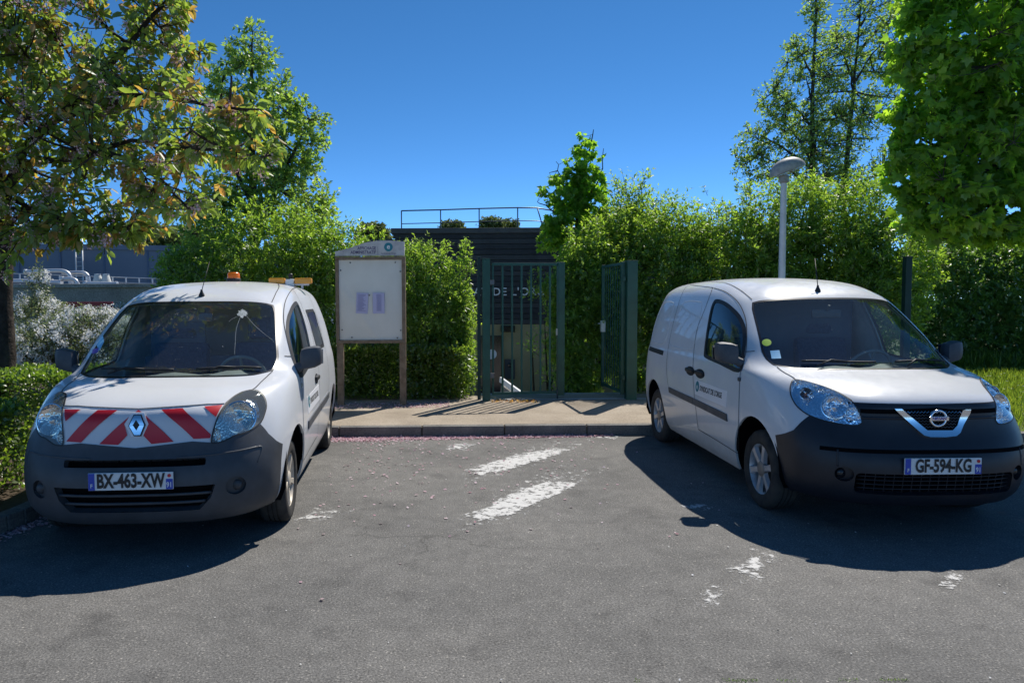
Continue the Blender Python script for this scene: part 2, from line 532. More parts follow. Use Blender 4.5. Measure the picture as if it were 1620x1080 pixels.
principled('ink_black', (.010, .010, .012), 0.45)
principled('decal_red', (.55, .012, .022), 0.35)
principled('decal_white', (.78, .78, .80), 0.4)
varied('bird_lime', (.22, .25, .25), (.48, .50, .49), 60, .8, .1)
principled('decal_teal', (.01, .20, .26), 0.4)
principled('sticker_green', (.45, .66, .06), 0.5)
principled('sticker_blue', (.22, .55, .80), 0.5)
principled('sticker_purple', (.18, .10, .42), 0.5)
principled('seam_dark', (.020, .022, .026), 0.8)
varied('dash_plastic', (.17, .19, .19), (.23, .25, .25), 5, 0.7, 0.3)
varied('headliner', (.42, .43, .44), (.5, .51, .52), 12, 0.9, 0.1)
varied('seat_cloth', (.045, .065, .12), (.07, .095, .17), 40, 0.95, 0.1)
varied('bulkhead_grey', (.08, .105, .16), (.10, .13, .19), 3, 0.7, 0.2)
principled('amber', (.75, .16, .01), 0.25)
principled('amber_bar', (.70, .30, .02), 0.3)
principled('bulb_orange', (.65, .22, .08), 0.2)
def glass(name, tint, fres_lo, fres_hi, haze=0.0, hcol=(.7, .72, .68), dirt=0.0):
    """thin pane: tinted see-through, fresnel mirror, optional haze and specks"""
    m = bpy.data.materials.new(name); m.use_nodes = True; MAT[name] = m
    n, l = m.node_tree.nodes, m.node_tree.links; n.clear()
    out = n.new('ShaderNodeOutputMaterial'); tr = n.new('ShaderNodeBsdfTransparent'); tr.inputs[0].default_value = (*tint, 1)
    gl = n.new('ShaderNodeBsdfGlossy'); gl.inputs['Roughness'].default_value = 0.02
    fc = n.new('ShaderNodeLayerWeight'); fc.inputs['Blend'].default_value = .5      # Facing: same from both sides of the pane
    lw = n.new('ShaderNodeMath'); lw.operation = 'POWER'; lw.inputs[1].default_value = 4.5; l.new(fc.outputs['Facing'], lw.inputs[0])
    mr = n.new('ShaderNodeMapRange'); mr.inputs[3].default_value = fres_lo + .045; mr.inputs[4].default_value = fres_hi
    l.new(lw.outputs[0], mr.inputs[0])
    mx = n.new('ShaderNodeMixShader'); l.new(mr.outputs[0], mx.inputs[0]); l.new(tr.outputs[0], mx.inputs[1]); l.new(gl.outputs[0], mx.inputs[2])
    last = mx
    if haze or dirt:
        df = n.new('ShaderNodeBsdfDiffuse'); df.inputs[0].default_value = (*hcol, 1)
        m2 = n.new('ShaderNodeMixShader'); m2.inputs[0].default_value = haze
        if dirt:
            tc = n.new('ShaderNodeTexCoord'); no = n.new('ShaderNodeTexNoise'); no.inputs['Scale'].default_value = 75; no.inputs['Detail'].default_value = 3
            l.new(tc.outputs['Object'], no.inputs['Vector'])
            rp = n.new('ShaderNodeValToRGB'); rp.color_ramp.elements[0].position = .69; rp.color_ramp.elements[1].position = .75
            rp.color_ramp.elements[0].color = (haze,) * 3 + (1,); rp.color_ramp.elements[1].color = (min(1, haze + dirt),) * 3 + (1,)
            l.new(no.outputs['Fac'], rp.inputs[0]); l.new(rp.outputs[0], m2.inputs[0])
        l.new(last.outputs[0], m2.inputs[1]); l.new(df.outputs[0], m2.inputs[2]); last = m2
    l.new(last.outputs[0], out.inputs['Surface'])
    return m
glass('windshield_glass', (.86, .93, .92), .02, 1.0, .02, dirt=.35)
glass('side_glass', (.70, .80, .78), .03, 1.0)
glass('lens_clear', (.93, .96, 1.0), .04, 1.0)
glass('lens_hazy', (.92, .92, .86), .05, 1.0, .12, (.62, .63, .57))

VANS = {'left': (-2.08, 5.421, .062), 'right': (3.268, 5.745, .017)}
def van_ray(V, px, py):
    X, Y, a = V; d = pix_ray(px, py)
    ox, oy = -X, -Y
    sa, ca = math.sin(a), math.cos(a)
    return (ox * sa - oy * ca, ox * ca + oy * sa, CAM_H), (d.x * sa - d.y * ca, d.x * ca + d.y * sa, d.z)
def zoom(o, sc, pts): return [(o[0] + x / sc, o[1] + y / sc) for x, y in pts]

def wheel(parent, loc, side, style, rz=0.0):
    """wheel > rim, tyre, hub cap"""
    w = empty('wheel', loc, 0 if side > 0 else math.pi, parent)
    w.rotation_euler.z += rz
    # local +y is outwards
    bm = bmesh.new()
    prof = [(.20, -.095), (.235, -.10), (.285, -.097), (.303, -.080), (.309, -.060), (.309, -.037), (.302, -.036), (.302, -.028), (.310, -.027),
            (.310, -.004), (.303, -.003), (.303, .003), (.310, .004), (.310, .027), (.302, .028), (.302, .036), (.309, .037), (.309, .060), (.303, .080), (.285, .097), (.262, .101), (.235, .100), (.205, .094), (.198, .088)]
    lathe(bm, prof, 56)
    bm_obj('tyre', bm, 'tyre_rubber', w, True, 40)
    bm = bmesh.new()
    lathe(bm, [(.198, -.085), (.19, -.06), (.185, .03), (.190, .075), (.203, .090), (.207, .086), (.200, .082)], 48)
    bm_obj('rim', bm, 'wheel_silver' if style == 'silver' else 'wheel_beige', w, True, 40)
    bm = bmesh.new(); lathe(bm, [(.0, .0), (.06, .0), (.14, .008), (.15, .0), (.185, -.02)], 40)
    bm_obj('brake_disc', bm, 'brake_iron', w, True, 40)
    n = 6 if style == 'silver' else 5
    for k in range(n):
        a0 = 2 * math.pi * (k + .25) / n
        bm = bmesh.new(); rows = []
        for t, hw, yy in ((.045, .030, .078), (.10, .027, .082), (.15, .028, .084), (.192, .040, .086)):
            hw2 = hw if style == 'silver' else hw * .82
            rows.append([bm.verts.new((t, yy - .028, -hw2)), bm.verts.new((t, yy, -hw2 * .72)), bm.verts.new((t, yy, hw2 * .72)), bm.verts.new((t, yy - .028, hw2))])
        for r0, r1 in zip(rows, rows[1:]):
            for q in range(3): bm.faces.new((r0[q], r1[q], r1[q + 1], r0[q + 1]))
        M = Matrix.Rotation(a0, 4, 'Y')
        for v in bm.verts: v.co = M @ v.co
        bmesh.ops.recalc_face_normals(bm, faces=bm.faces)
        o = bm_obj('spoke', bm, 'wheel_silver' if style == 'silver' else 'wheel_beige', w, True, 35)
    bm = bmesh.new(); lathe(bm, [(.062, .055), (.062, .078), (.055, .086), (.03, .090), (.0, .091)], 28)
    bm_obj('hub_cap', bm, 'wheel_centre' if style == 'silver' else 'wheel_beige', w, True, 40)
    return w

def build_van(which, name, label):
    V = VANS[which]
    root = empty(name, (V[0], V[1], 0), V[2] - math.pi / 2)
    tag(root, label, 'van', 'white vans parked on both sides of the path')
    B = Body(van_controls(which == 'right'))
    nissan = which == 'right'
    def tr(pts, VV=None, smooth=False, closed=True, sub=4):
        VV = VV or V
        if smooth: pts = smooth_loop(pts, closed, sub)
        return np.array([B.hit(*van_ray(VV, x, y)) for x, y in pts])
    VL, VR = VANS['left'], VANS['right']
    # ---------------- outlines
    z5, z6, z7, z8 = ((1020, 430), 4.695), ((1020, 590), 4.5), ((1220, 560), 4.155), ((1380, 560), 4.154)
    z1, z2, z4 = ((40, 580), 4.154), ((280, 580), 4.154), ((340, 420), 5.4)
    Bs = B if nissan else B
    win = mir(tr(zoom(*z5, [(535, 208), (505, 232), (478, 330), (455, 470), (441, 590), (452, 628), (560, 676), (708, 736), (738, 600), (745, 470), (735, 400), (700, 325), (650, 270), (595, 228)]), VR, True, sub=3))
    rear_seam = mir(tr(zoom(*z5, [(508, 120), (440, 300), (385, 450), (360, 700), (370, 900)]) + zoom(*z6, [(362, 220), (382, 390)]), VR, True, False))
    door_bot = mir(tr(zoom(*z6, [(382, 398), (520, 480), (664, 570)]), VR, False, False))
    front_seam = mir(tr(zoom(*z6, [(668, 560), (668, 420), (672, 250)]) + zoom(*z5, [(712, 745), (752, 600), (757, 400), (730, 290), (680, 210), (600, 150), (515, 121)]), VR, True, False))
    door = dens(np.vstack([rear_seam, door_bot, front_seam]), True, .15)
    slide_seam = mir(tr(zoom(*z5, [(512, 119), (400, 106), (320, 106), (270, 190), (215, 380), (172, 600), (165, 740), (178, 850)]), VR, True, False))
    roof_seam = mir(tr(zoom(*z5, [(330, 78), (450, 72), (600, 84), (700, 130), (760, 175), (798, 208)]), VR, True, False))
    slider = dens(np.vstack([slide_seam, mir(tr(zoom(*z6, [(212, 290), (250, 335), (382, 396)]), VR, True, False)), rear_seam[::-1]]), True, .15)
    if nissan:
        hl = mir(tr(zoom(*z7, [(150, 172), (133, 200), (128, 240), (140, 290), (175, 345), (240, 395), (330, 430), (440, 455), (550, 467), (590, 455), (594, 425), (577, 380), (545, 330), (500, 290), (440, 255), (360, 220), (270, 192), (200, 175)]), VR, True, sub=3))
        btop = mir(tr(zoom(*z7, [(831, 335), (700, 328), (545, 318), (480, 300), (400, 380), (255, 403), (200, 445), (150, 498), (30, 531)]), VR, False, False))
        hood_front = mir(tr(zoom(*z7, [(831, 333), (700, 327), (548, 320)]), VR, False, False))
        hood_side = mir(tr(zoom(*z7, [(530, 306), (440, 252), (360, 217), (270, 189), (160, 168), (100, 130), (40, 85)]), VR, False, False))
    else:
        hl = tr(zoom(*z2, [(228, 490), (238, 430), (262, 350), (300, 275), (360, 210), (430, 170), (500, 156), (545, 170), (575, 210), (584, 260), (572, 310), (550, 360), (500, 405), (440, 435), (380, 450), (340, 470), (290, 492), (240, 499)]), VL, True, sub=3)
        btop = tr([(216, 708.7)] + zoom(*z2, [(0, 502), (100, 490), (225, 497), (340, 468), (440, 433), (548, 378), (600, 440), (650, 485), (692, 506)]), VL, False, False)
        hood_front = tr([(219.5, 647)] + zoom(*z2, [(0, 262), (200, 247), (312, 243)]), VL, False, False)
        hood_side = tr(zoom(*z2, [(320, 240), (370, 200), (430, 166), (500, 150), (560, 95), (628, 30)]), VL, True, False)
    def half(p):          # start on the centre line
        p = np.array(p); p[0, 0] = 0.0; return p
    btop = half(btop); hood_front = half(hood_front)
    ws = tr([(314, 475.7)] + zoom(*z4, [(0, 301), (300, 309), (440, 322), (500, 338), (521, 400), (535, 600), (546, 780), (530, 850), (492, 902), (330, 940), (0, 956), (-200, 957)]), VL, False, False)
    ws = ws[ws[:, 0] > 0.0]; ws[0, 0] = 0; 
    ws = np.vstack([[0, ws[1, 1]], ws[1:], [0, ws[-1, 1]]])
    ws_full = np.vstack([ws, mir(ws)[::-1][1:-1]])
    ws_full = dens(ws_full, True, .12)
    ws_in = inset_m(B, ws_full, .030)
    hood = np.vstack([hood_front, hood_side, ws[::-1][[0]][:0]])
    cut = ws[ws[:, 1] < 8.6]
    hood_half = np.vstack([hood_front, hood_side, cut[np.argsort(-cut[:, 0])]])
    hood_full = dens(np.vstack([hood_half, mir(hood_half)[::-1]]), True, .12)
    low = [(btop[-1][0], -.05)]
    bh = np.vstack([btop, low])
    bump_full = dens(np.vstack([bh, mir(bh)[::-1]]), True, .12)
    def arch(xc, sg):
        a = np.linspace(0.0, math.pi, 22)
        p = [B.side(xc + .378 * math.cos(t), .30 + .425 * math.sin(t), 1) for t in a]
        p = [(p[0][0] - .03, -.05)] + p + [(p[-1][0] + .03, -.05)]
        p = dens(p, True, .12)
        return p if sg > 0 else mir(p)
    def fr(pts):          # (y, z) seen from the front
        return np.array([B.front(y, z) for y, z in pts])
    def rrect(y0, y1, z0, z1, r=.02, n=4):
        o = []
        for cy, cz, a0 in ((y1 - r, z1 - r, 0), (y0 + r, z1 - r, 90), (y0 + r, z0 + r, 180), (y1 - r, z0 + r, 270)):
            o += [(cy + r * math.cos(R(a0 + 90 * k / n)), cz + r * math.sin(R(a0 + 90 * k / n))) for k in range(n + 1)]
        return o
    def circ(y, z, r, n=20): return [(y + r * math.cos(2 * math.pi * k / n), z + r * math.sin(2 * math.pi * k / n)) for k in range(n)]
    regs = [('bumper', bump_full), ('hood', hood_full), ('door_l', door), ('door_r', mir(door))]
    if nissan: regs += [('slide_r', mir(slider))]
    regs += [('wsb', ws_full), ('ws', ws_in), ('win_l', win), ('win_r', mir(win)), ('hl_l', hl), ('hl_r', mir(hl))]
    if not nissan:
        rw = np.array([B.side(x, z) for x, z in rrect(-2.28, -1.62, 1.17, 1.56, .05)])
        regs += [('rwin_l', rw)]
    rear = np.array([B.hit((-6, y, z), (1, 0, 0)) for y, z in rrect(.08, .60, 1.12, 1.58, .05)])
    recess = []
    if nissan:
        recess = [('lower_grille', dens(fr(rrect(-.54, .54, .325, .465, .03)), True, .1), .05),
                  ('fog_recess', dens(fr(circ(.60, .45, .052)), True, .1), .035), ('fog_recess', dens(fr(circ(-.60, .45, .052)), True, .1), .035)]
    else:
        lg = [(-.50, .485), (-.47, .40), (-.40, .325), (.40, .325), (.47, .40), (.50, .485)]
        recess = [('upper_grille', dens(fr(rrect(-.44, .44, .608, .652, .012)), True, .1), .04),
                  ('lower_grille', dens(fr(dens(lg, True, .05)), True, .1), .05),
                  ('fog_recess', dens(fr(circ(.615, .46, .058)), True, .1), .02), ('fog_recess', dens(fr(circ(-.615, .46, .058)), True, .1), .02)]
    for nm, p, d in recess: regs.append((nm, p))
    regs += [('hole', arch(0, 1)), ('hole', arch(0, -1)), ('hole', arch(-2.697, 1)), ('hole', arch(-2.697, -1))]
    Vt, T, lab = partition(B, regs)
    names = ['body'] + [r[0] for r in regs]
    lname = np.array([names[k] for k in lab])
    def sel(*n): return T[np.isin(lname, n)]
    bodyo = region_mesh('body', B, Vt, sel('body'), 0, 'white_paint', root, rim=.018)
    bump_m = 'blue_black_plastic' if nissan else 'bumper_plastic'
    region_mesh('front_bumper', B, Vt, sel('bumper'), .004, bump_m, root, rim=.02)
    region_mesh('hood', B, Vt, sel('hood'), .0025, 'white_paint', root, rim=.012)
    dl = region_mesh('front_door', B, Vt, sel('door_l'), .0015, 'white_paint', root, rim=.012)
    dr = region_mesh('front_door', B, Vt, sel('door_r'), .0015, 'white_paint', root, rim=.012)
    if nissan: sl = region_mesh('sliding_door', B, Vt, sel('slide_r'), .002, 'white_paint', root, rim=.012)
    wsb = region_mesh('windshield_surround', B, Vt, sel('wsb'), .001, 'black_gloss', root, rim=.01)
    wso = region_mesh('windshield', B, Vt, sel('ws'), .0, 'windshield_glass', root)
    for d_, nm, pl in ((dl, 'win_l', win), (dr, 'win_r', mir(win))):
        g = region_mesh('window', B, Vt, sel(nm), -.004, 'side_glass', d_)
        ribs = [inset_m(B, pl, .014)]
        P, F, N = ribbon('s', B, ribs[0], .036, .003, None, None, True)
        pydata('window_seal', P, F, 'black_rubber', d_, True, N)
    if not nissan:
        g = region_mesh('rear_side_window', B, Vt, sel('rwin_l'), -.003, 'side_glass', root)
        P, F, N = ribbon('s', B, inset_m(B, rw, .012), .03, .003, None, None, True)
        pydata('window_seal', P, F, 'black_rubber', g, True, N)
    # recesses with real depth
    def recess_mesh(nm, p, d, m):
        o = patch(nm, B, p, -d, m, root, step=.3)
        L = np.array(p); a = B.at(L[:, 0], L[:, 1], .004); b = B.at(L[:, 0], L[:, 1], -d); k = len(L)
        pydata('recess_wall', np.vstack([a, b]), [(i, (i + 1) % k, k + (i + 1) % k, k + i) for i in range(k)], bump_m, o)
        return o
    for nm, p, d in recess:
        o = recess_mesh(nm, p, d, 'void_black' if 'grille' in nm else bump_m)
        if nm == 'fog_recess':
            y = float(B.S(p[:, 0], p[:, 1])[:, 1].mean()); x = float(B.S(p[:, 0], p[:, 1])[:, 0].mean()); z = float(B.S(p[:, 0], p[:, 1])[:, 2].mean())
            bm = bmesh.new(); lathe(bm, [(.0, .018), (.02, .016), (.034, .006), (.036, -.02)], 24, 'x', (x - d - .004, y, z))
            bm_obj('fog_cover', bm, 'black_gloss' if nissan else bump_m, o, True, 50)
        if nm == 'lower_grille':
            zz = (.355, .385, .415, .442) if nissan else (.375, .43)
            for z in zz:
                w_ = .53 if nissan else (.44 if z < .4 else .48)
                L = fr([(y, z) for y in np.linspace(-w_, w_, 17)])
                bm = bmesh.new(); pts = B.at(L[:, 0], L[:, 1], -.016)
                tube(bm, pts, .004 if nissan else .010, 6)
                bm_obj('grille_slat', bm, bump_m, o, True)
            if nissan:
                for y in np.linspace(-.48, .48, 17):
                    L = fr([(y, .332), (y, .46)]); bm = bmesh.new(); tube(bm, B.at(L[:, 0], L[:, 1], -.018), .003, 5); bm_obj('grille_bar', bm, bump_m, o)
        if nm == 'upper_grille':
            for y in np.linspace(-.4, .4, 9):
                L = fr([(y, .605), (y, .655)]); bm = bmesh.new(); tube(bm, B.at(L[:, 0], L[:, 1], -.022), .004, 5); bm_obj('grille_bar', bm, 'void_black', o)
    # pressed ridges of the bumper
    if nissan: rl_ = [mir(tr(zoom(*z7, [(438, 625), (436, 680), (438, 735)]), VR, True, False))]
    else: rl_ = [tr(zoom(*z2, [(0, 597), (200, 580), (400, 553), (530, 524)]), VL, True, False), tr(zoom(*z2, [(530, 524), (554, 526), (552, 560), (526, 628)]), VL, True, False)]
    for L in rl_:
        for q in (L, mir(L)):
            bm = bmesh.new(); tube(bm, B.at(q[:, 0], q[:, 1], .001), .0075, 6); bm_obj('bumper_ridge', bm, bump_m, root, True)
    # seams
    hs = [hood_front, mir(hood_front), hood_side, mir(hood_side)]
    seams = [rear_seam, door_bot, front_seam, roof_seam]
    aline = mir(tr(zoom(*z5, [(752, 593), (785, 592), (818, 589)]), VR, False, False))
    for s_ in seams + [aline]: hs += [s_, mir(s_)]
    hs += [mir(slide_seam)] if nissan else [slide_seam[-60:]]
    ribbons('panel_gaps', B, hs, .0068, .0042, 'seam_dark', root)
    # headlights
    for sg, nm, poly in ((1, 'hl_l', hl), (-1, 'hl_r', mir(hl))):
        h = region_mesh('headlight', B, Vt, sel(nm), .006, 'lens_clear' if nissan else 'lens_hazy', root, rim=.012)
        back = patch('reflector', B, inset_m(B, poly, .006), -.045, 'lamp_reflector', h, step=.3)
        L = inset_m(B, poly, .003); a = B.at(L[:, 0], L[:, 1], .004); b = B.at(inset_m(B, poly, .006)[:, 0], inset_m(B, poly, .006)[:, 1], -.045); k = len(L)
        pydata('lamp_housing', np.vstack([a, b]), [(i, (i + 1) % k, k + (i + 1) % k, k + i) for i in range(k)], 'lamp_reflector' if nissan else 'trim_plastic', h, True)
        P, F, N = ribbon('s', B, inset_m(B, poly, -.002), .008, .0065, None, None, True)
        pydata('lamp_seal', P, F, 'black_rubber', h, True, N)
        bowls = [((.555, .62, .885), .105), ((.70, .475, .79), .045)] if not nissan else [((.56, .60, .895), .085), ((.40, .705, .965), .045), ((.635, .515, .855), .045)]
        for bi, ((x, y, z), r) in enumerate(bowls):
            uv = B.front(y * sg, z); c = B.at([uv[0]], [uv[1]], -.010)[0]; nrm = Vector(B.N([uv[0]], [uv[1]])[0]); ax = (nrm * .45 + Vector((1, 0, 0)) * .55).normalized()
            bm = bmesh.new(); lathe(bm, [(r, .0), (r * .97, -.004), (r * .9, -.014), (r * .7, -.030), (r * .4, -.040), (.0, -.043)], 32, 'z')
            q = ax.to_track_quat('Z', 'Y').to_matrix().to_4x4(); M = Matrix.Translation(Vector(c)) @ q
            for v in bm.verts: v.co = M @ v.co
            bm_obj('lamp_bowl', bm, 'lamp_reflector', h, True, 60)
            bm = bmesh.new(); lathe(bm, [(r * .28, -.038), (r * .28, -.016), (r * .2, -.006), (.0, -.004)], 18, 'z')
            for v in bm.verts: v.co = M @ v.co
            bm_obj('bulb', bm, 'bulb_orange' if (nissan and bi == 1) else 'lamp_reflector', h, True, 50)
            bm = bmesh.new(); lathe(bm, [(r * 1.04, -.004), (r * 1.04, .002), (r * .98, .003), (r * .96, -.004)], 32, 'z')
            for v in bm.verts: v.co = M @ v.co
            bm_obj('lamp_ring', bm, 'chrome', h, True, 50)
    # interior: lining, floor, bulkhead, dash, seats, steering wheel
    up = np.isin(lname, ('body', 'door_l', 'door_r', 'slide_r')) & (Vt[T].mean(1)[:, 1] > 7.9) & (np.abs(Vt[T].mean(1)[:, 0]) < 10.5)
    o = region_mesh('interior_lining', B, Vt, T[up][:, ::-1], -.03, 'headliner', root)
    bm = bmesh.new(); bx(bm, (-3.2, -.57, .215), (.62, .57, .27), .02); bx(bm, (-.30, -.50, .28), (.58, .50, .90), .05); bx(bm, (-2.28, -.79, .19), (-.42, .79, .27), .02)  # middle box: added unseen block that stops sun leaking out under the bumper
    bm_obj('underbody_sun_block', bm, 'void_black', root)
    # bulkhead behind the seats
    if nissan:
        box('bulkhead', (-1.50, -.70, .27), (-1.47, .70, 1.66), 'bulkhead_grey', root, .01)
    else:
        bm = bmesh.new(); bx(bm, (-1.50, -.72, .27), (-1.47, .72, 1.14)); bx(bm, (-1.50, -.66, 1.14), (-1.47, -.16, 1.68)); bx(bm, (-1.50, .45, 1.14), (-1.47, .66, 1.68)); bx(bm, (-1.50, -.16, 1.58), (-1.47, .45, 1.72))
        bm_obj('bulkhead', bm, 'bulkhead_grey', root)
    # dash follows the windshield base
    bm = bmesh.new(); rows = []
    for y in np.linspace(-.70, .70, 15):
        w = 1 - (abs(y) / .70) ** 4
        hump = .055 * math.exp(-((y - .36) / .17) ** 2) + .045 * math.exp(-((y + .10) / .22) ** 2)
        xf = .02 - .16 * (abs(y) / .7) ** 2.2
        prof = [(xf, 1.03), (xf - .06, 1.055), (xf - .22, 1.06 + hump * .6), (xf - .36, 1.05 + hump), (-.52, .98 + hump * .6), (-.56, .80), (-.50, .55)]
        rows.append([bm.verts.new((x, y, z)) for x, z in prof])
    for r0, r1 in zip(rows, rows[1:]):
        for q in range(len(r0) - 1): bm.faces.new((r0[q], r0[q + 1], r1[q + 1], r1[q]))
    bmesh.ops.recalc_face_normals(bm, faces=bm.faces)
    bm_obj('dashboard', bm, 'dash_plastic', root, True)
    for y, w in ((.37, .25), (-.37, .25)):
        s = empty('seat', (-1.18, y, 0), 0, root)
        box('seat_cushion', (-.22, -w, .55), (.30, w, .70), 'seat_cloth', s, .05)
        rot = Matrix.Rotation(R(-13), 4, 'Y')
        box('backrest', (-.30, -w, .66), (-.17, w, 1.27), 'seat_cloth', s, .05, rot)
        box('headrest', (-.39, -.14, 1.29), (-.29, .14, 1.50), 'seat_cloth', s, .045, rot)
    sw = empty('steering_wheel', (-.63, .37, 1.03), 0, root); sw.rotation_euler = (0, R(-62), 0)
    bm = bmesh.new(); tube(bm, [(.19 * math.cos(a), .19 * math.sin(a), 0) for a in np.linspace(0, 2 * math.pi, 33)], .014, 8, False); bm_obj('wheel_rim', bm, 'dash_plastic', sw, True)
    bm = bmesh.new(); lathe(bm, [(.065, -.05), (.065, -.01), (.04, .012), (0, .015)], 20, 'z')
    for a in (0, 2.1, 4.2): tube(bm, [(.05 * math.cos(a), .05 * math.sin(a), -.005), (.19 * math.cos(a), .19 * math.sin(a), 0)], .013, 6)
    bm_obj('wheel_boss', bm, 'dash_plastic', sw, True, 40)
    bm = bmesh.new(); bx(bm, (-.66, -.13, 1.48), (-.635, .13, 1.555), .015); tube(bm, [(-.64, 0, 1.54), (-.60, 0, 1.59)], .01, 6)
    bm_obj('rearview_mirror', bm, 'trim_plastic', root, True, 40)
    # wheels and wells
    for xc in (0, -2.697):
        for sg in (1, -1):
            wheel(root, (xc, sg * .755, .307), sg, 'silver' if nissan else 'beige', 0)
            bm = bmesh.new(); rows = []
            for a in np.linspace(R(-7), R(187), 18):
                rows.append([bm.verts.new((xc + .40 * math.cos(a), sg * yy, .31 + .44 * math.sin(a))) for yy in (.50, .875 if math.sin(a) > -.1 else .84)])
            for r0, r1 in zip(rows, rows[1:]): bm.faces.new((r0[0], r0[1], r1[1], r1[0]))
            bm.faces.new([r[0] for r in rows])
            bmesh.ops.recalc_face_normals(bm, faces=bm.faces)
            bm_obj('wheel_well', bm, 'void_black', root)
    # mirrors
    for sg in (1, -1):
        m = empty('wing_mirror', (0, 0, 0), 0, root)
        bm = bmesh.new()
        vs = bx(bm, (-.47, sg * .875 if sg > 0 else -1.045, 1.09), (-.33, 1.045 if sg > 0 else -.875, 1.295), .055)
        for v in vs:
            t = (abs(v.co.y) - .875) / .17
            v.co.x -= .05 * t; 
            if v.co.z > 1.19: v.co.z -= .02 * (1 - t)
            else: v.co.z += .035 * t
        bm_obj('mirror_housing', bm, 'trim_plastic', m, True, 50)
        bm = bmesh.new(); tube(bm, [(-.37, sg * .82, 1.10), (-.38, sg * .875, 1.125), (-.40, sg * .93, 1.165)], [.045, .038, .03], 10); bm_obj('mirror_arm', bm, 'trim_plastic', m, True, 50)
        bm = bmesh.new(); bx(bm, (-.522, sg * .91 - (0 if sg > 0 else .135), 1.135), (-.517, sg * .91 + (.135 if sg > 0 else 0), 1.255), 0); bm_obj('mirror_glass', bm, 'chrome', m)
    # wipers
    for y0, y1, z in ((.18, .63, .018), (-.52, .02, .018)):
        L = np.array([B.top(.055 - .10 * (abs(y) / .6) ** 2, y) for y in np.linspace(y0, y1, 12)]); p = B.at(L[:, 0], L[:, 1], .020)
        bm = bmesh.new(); tube(bm, p, .009, 6); tube(bm, [p[2] + np.array([.07, -.02, -.03]), p[4] + np.array([.02, 0, .012]), p[7]], .007, 6)
        bm_obj('wiper', bm, 'black_rubber', root, True)
    # antenna
    uv = B.top(-.80, 0); p = Vector(B.at([uv[0]], [uv[1]], 0)[0])
    a = empty('antenna', p, 0, root)
    bm = bmesh.new(); lathe(bm, [(.026, -.01), (.024, .010), (.012, .035), (.008, .055)], 14, 'z'); bm_obj('antenna_base', bm, 'black_rubber', a, True, 40)
    bm = bmesh.new(); tube(bm, [(0, 0, .04), (-.16, .03 if not nissan else .05, .30)], [.004, .0025], 6); bm_obj('antenna_rod', bm, 'black_rubber', a, True)
    # plate
    zc = .531 if not nissan else .525
    pz = empty('number_plate', (.893 if not nissan else .893, 0 if nissan else 0.0, zc), 0, root)
    bm = bmesh.new(); bx(bm, (-.012, -.26, -.055), (.0, .26, .055), .003); bm_obj('plate_board', bm, 'plate_white', pz)
    for y0, y1, in ((-.26, -.218), (.214, .26)):
        bm = bmesh.new(); bx(bm, (-.001, y0 + .002, -.053), (.0025, y1 - .002, .053 if y0 < 0 else .012), .001); bm_obj('plate_band', bm, 'plate_blue', pz)
    def plate_text(txt, y, z, size, mat, nm, sx=.72, bold=.002, off=.004):
        Vv, Fc = text_mesh(txt, size, 0.0, 'CENTER', sx, bold)
        pydata(nm, [(off, y + v[0], z + v[1]) for v in Vv], Fc, mat, pz)
    plate_text('GF-594-KG' if nissan else 'BX-463-XW', 0, 0, .122, 'ink_black', 'plate_number', .66, .0042)
    plate_text('91', .237, -.026, .046, 'plate_white', 'plate_county', .8, .001)
    plate_text('F', -.239, -.026, .034, 'plate_white', 'plate_country', .9, .001)
    bm = bmesh.new(); lathe(bm, [(.011, .0), (.011, .004), (0, .0045)], 12, 'x', (0, .237, .033)); bm_obj('plate_emblem', bm, 'decal_red', pz)
    # side mouldings, handles, decals
    for sg in (1, -1):
        dd = dl if sg > 0 else dr
        st = np.array([B.side(x, z) for x, z in dens([(-.48, .605), (-.50, .665), (-1.325, .69), (-1.325, .63)], True, .1)]) * (sg, 1)
        patch('rub_strip', B, st, .012, 'trim_plastic', dd, rim=.012)
        st = np.array([B.side(x, z) for x, z in dens([(-1.335, .63), (-1.335, .69), (-2.10, .705), (-2.08, .65)], True, .1)]) * (sg, 1)
        patch('rub_strip', B, st, .012, 'trim_plastic', sl if (nissan and sg < 0) else root, rim=.012)
        for x, par in ((-1.20, dd),) + (((-1.47, sl),) if nissan and sg < 0 else ()):
            uv = B.side(x, .945) * (sg, 1); p = B.at([uv[0]], [uv[1]], .008)[0]
            bm = bmesh.new(); vs = bx(bm, (p[0] - .105, p[1] - .018, p[2] - .018), (p[0] + .105, p[1] + .018, p[2] + .022), .014)
            bm_obj('handle', bm, 'black_rubber', par, True, 50)
            cup = np.array([B.side(x + .125 * math.cos(t), .94 + .045 * math.sin(t)) for t in np.linspace(0, 2 * math.pi, 20)[:-1]]) * (sg, 1)
            patch('handle_cup', B, cup, .0025, 'seam_dark', par)
        # door lettering
        dir_ = 1 if sg < 0 else -1
        x0 = -1.17 if sg < 0 else -.62
        def on_door(pts, off):
            L = np.array([B.side(x, z) for x, z in pts]) * (sg, 1); return B.at(L[:, 0], L[:, 1], off)
        back = np.array([B.side(x, z) for x, z in dens([(-1.30, .735), (-1.30, .875), (-.52, .86), (-.52, .72)], True, .1)]) * (sg, 1)
        patch('magnetic_sign', B, back, .0035, 'decal_white', dd, rim=.002)
        cx = -1.235 if sg < 0 else -.60
        disc = np.array([B.side(cx + .048 * math.cos(t), .815 + .052 * math.sin(t)) for t in np.linspace(0, 2 * math.pi, 25)[:-1]]) * (sg, 1)
        patch('logo_disc', B, disc, .0048, 'decal_teal', dd)
        Vv, Fc = text_mesh("SYNDICAT DE L'ORGE", .068, 0, 'LEFT', .80, .0015)
        xs = (lambda s: -1.165 + s) if sg < 0 else (lambda s: -.68 - s)
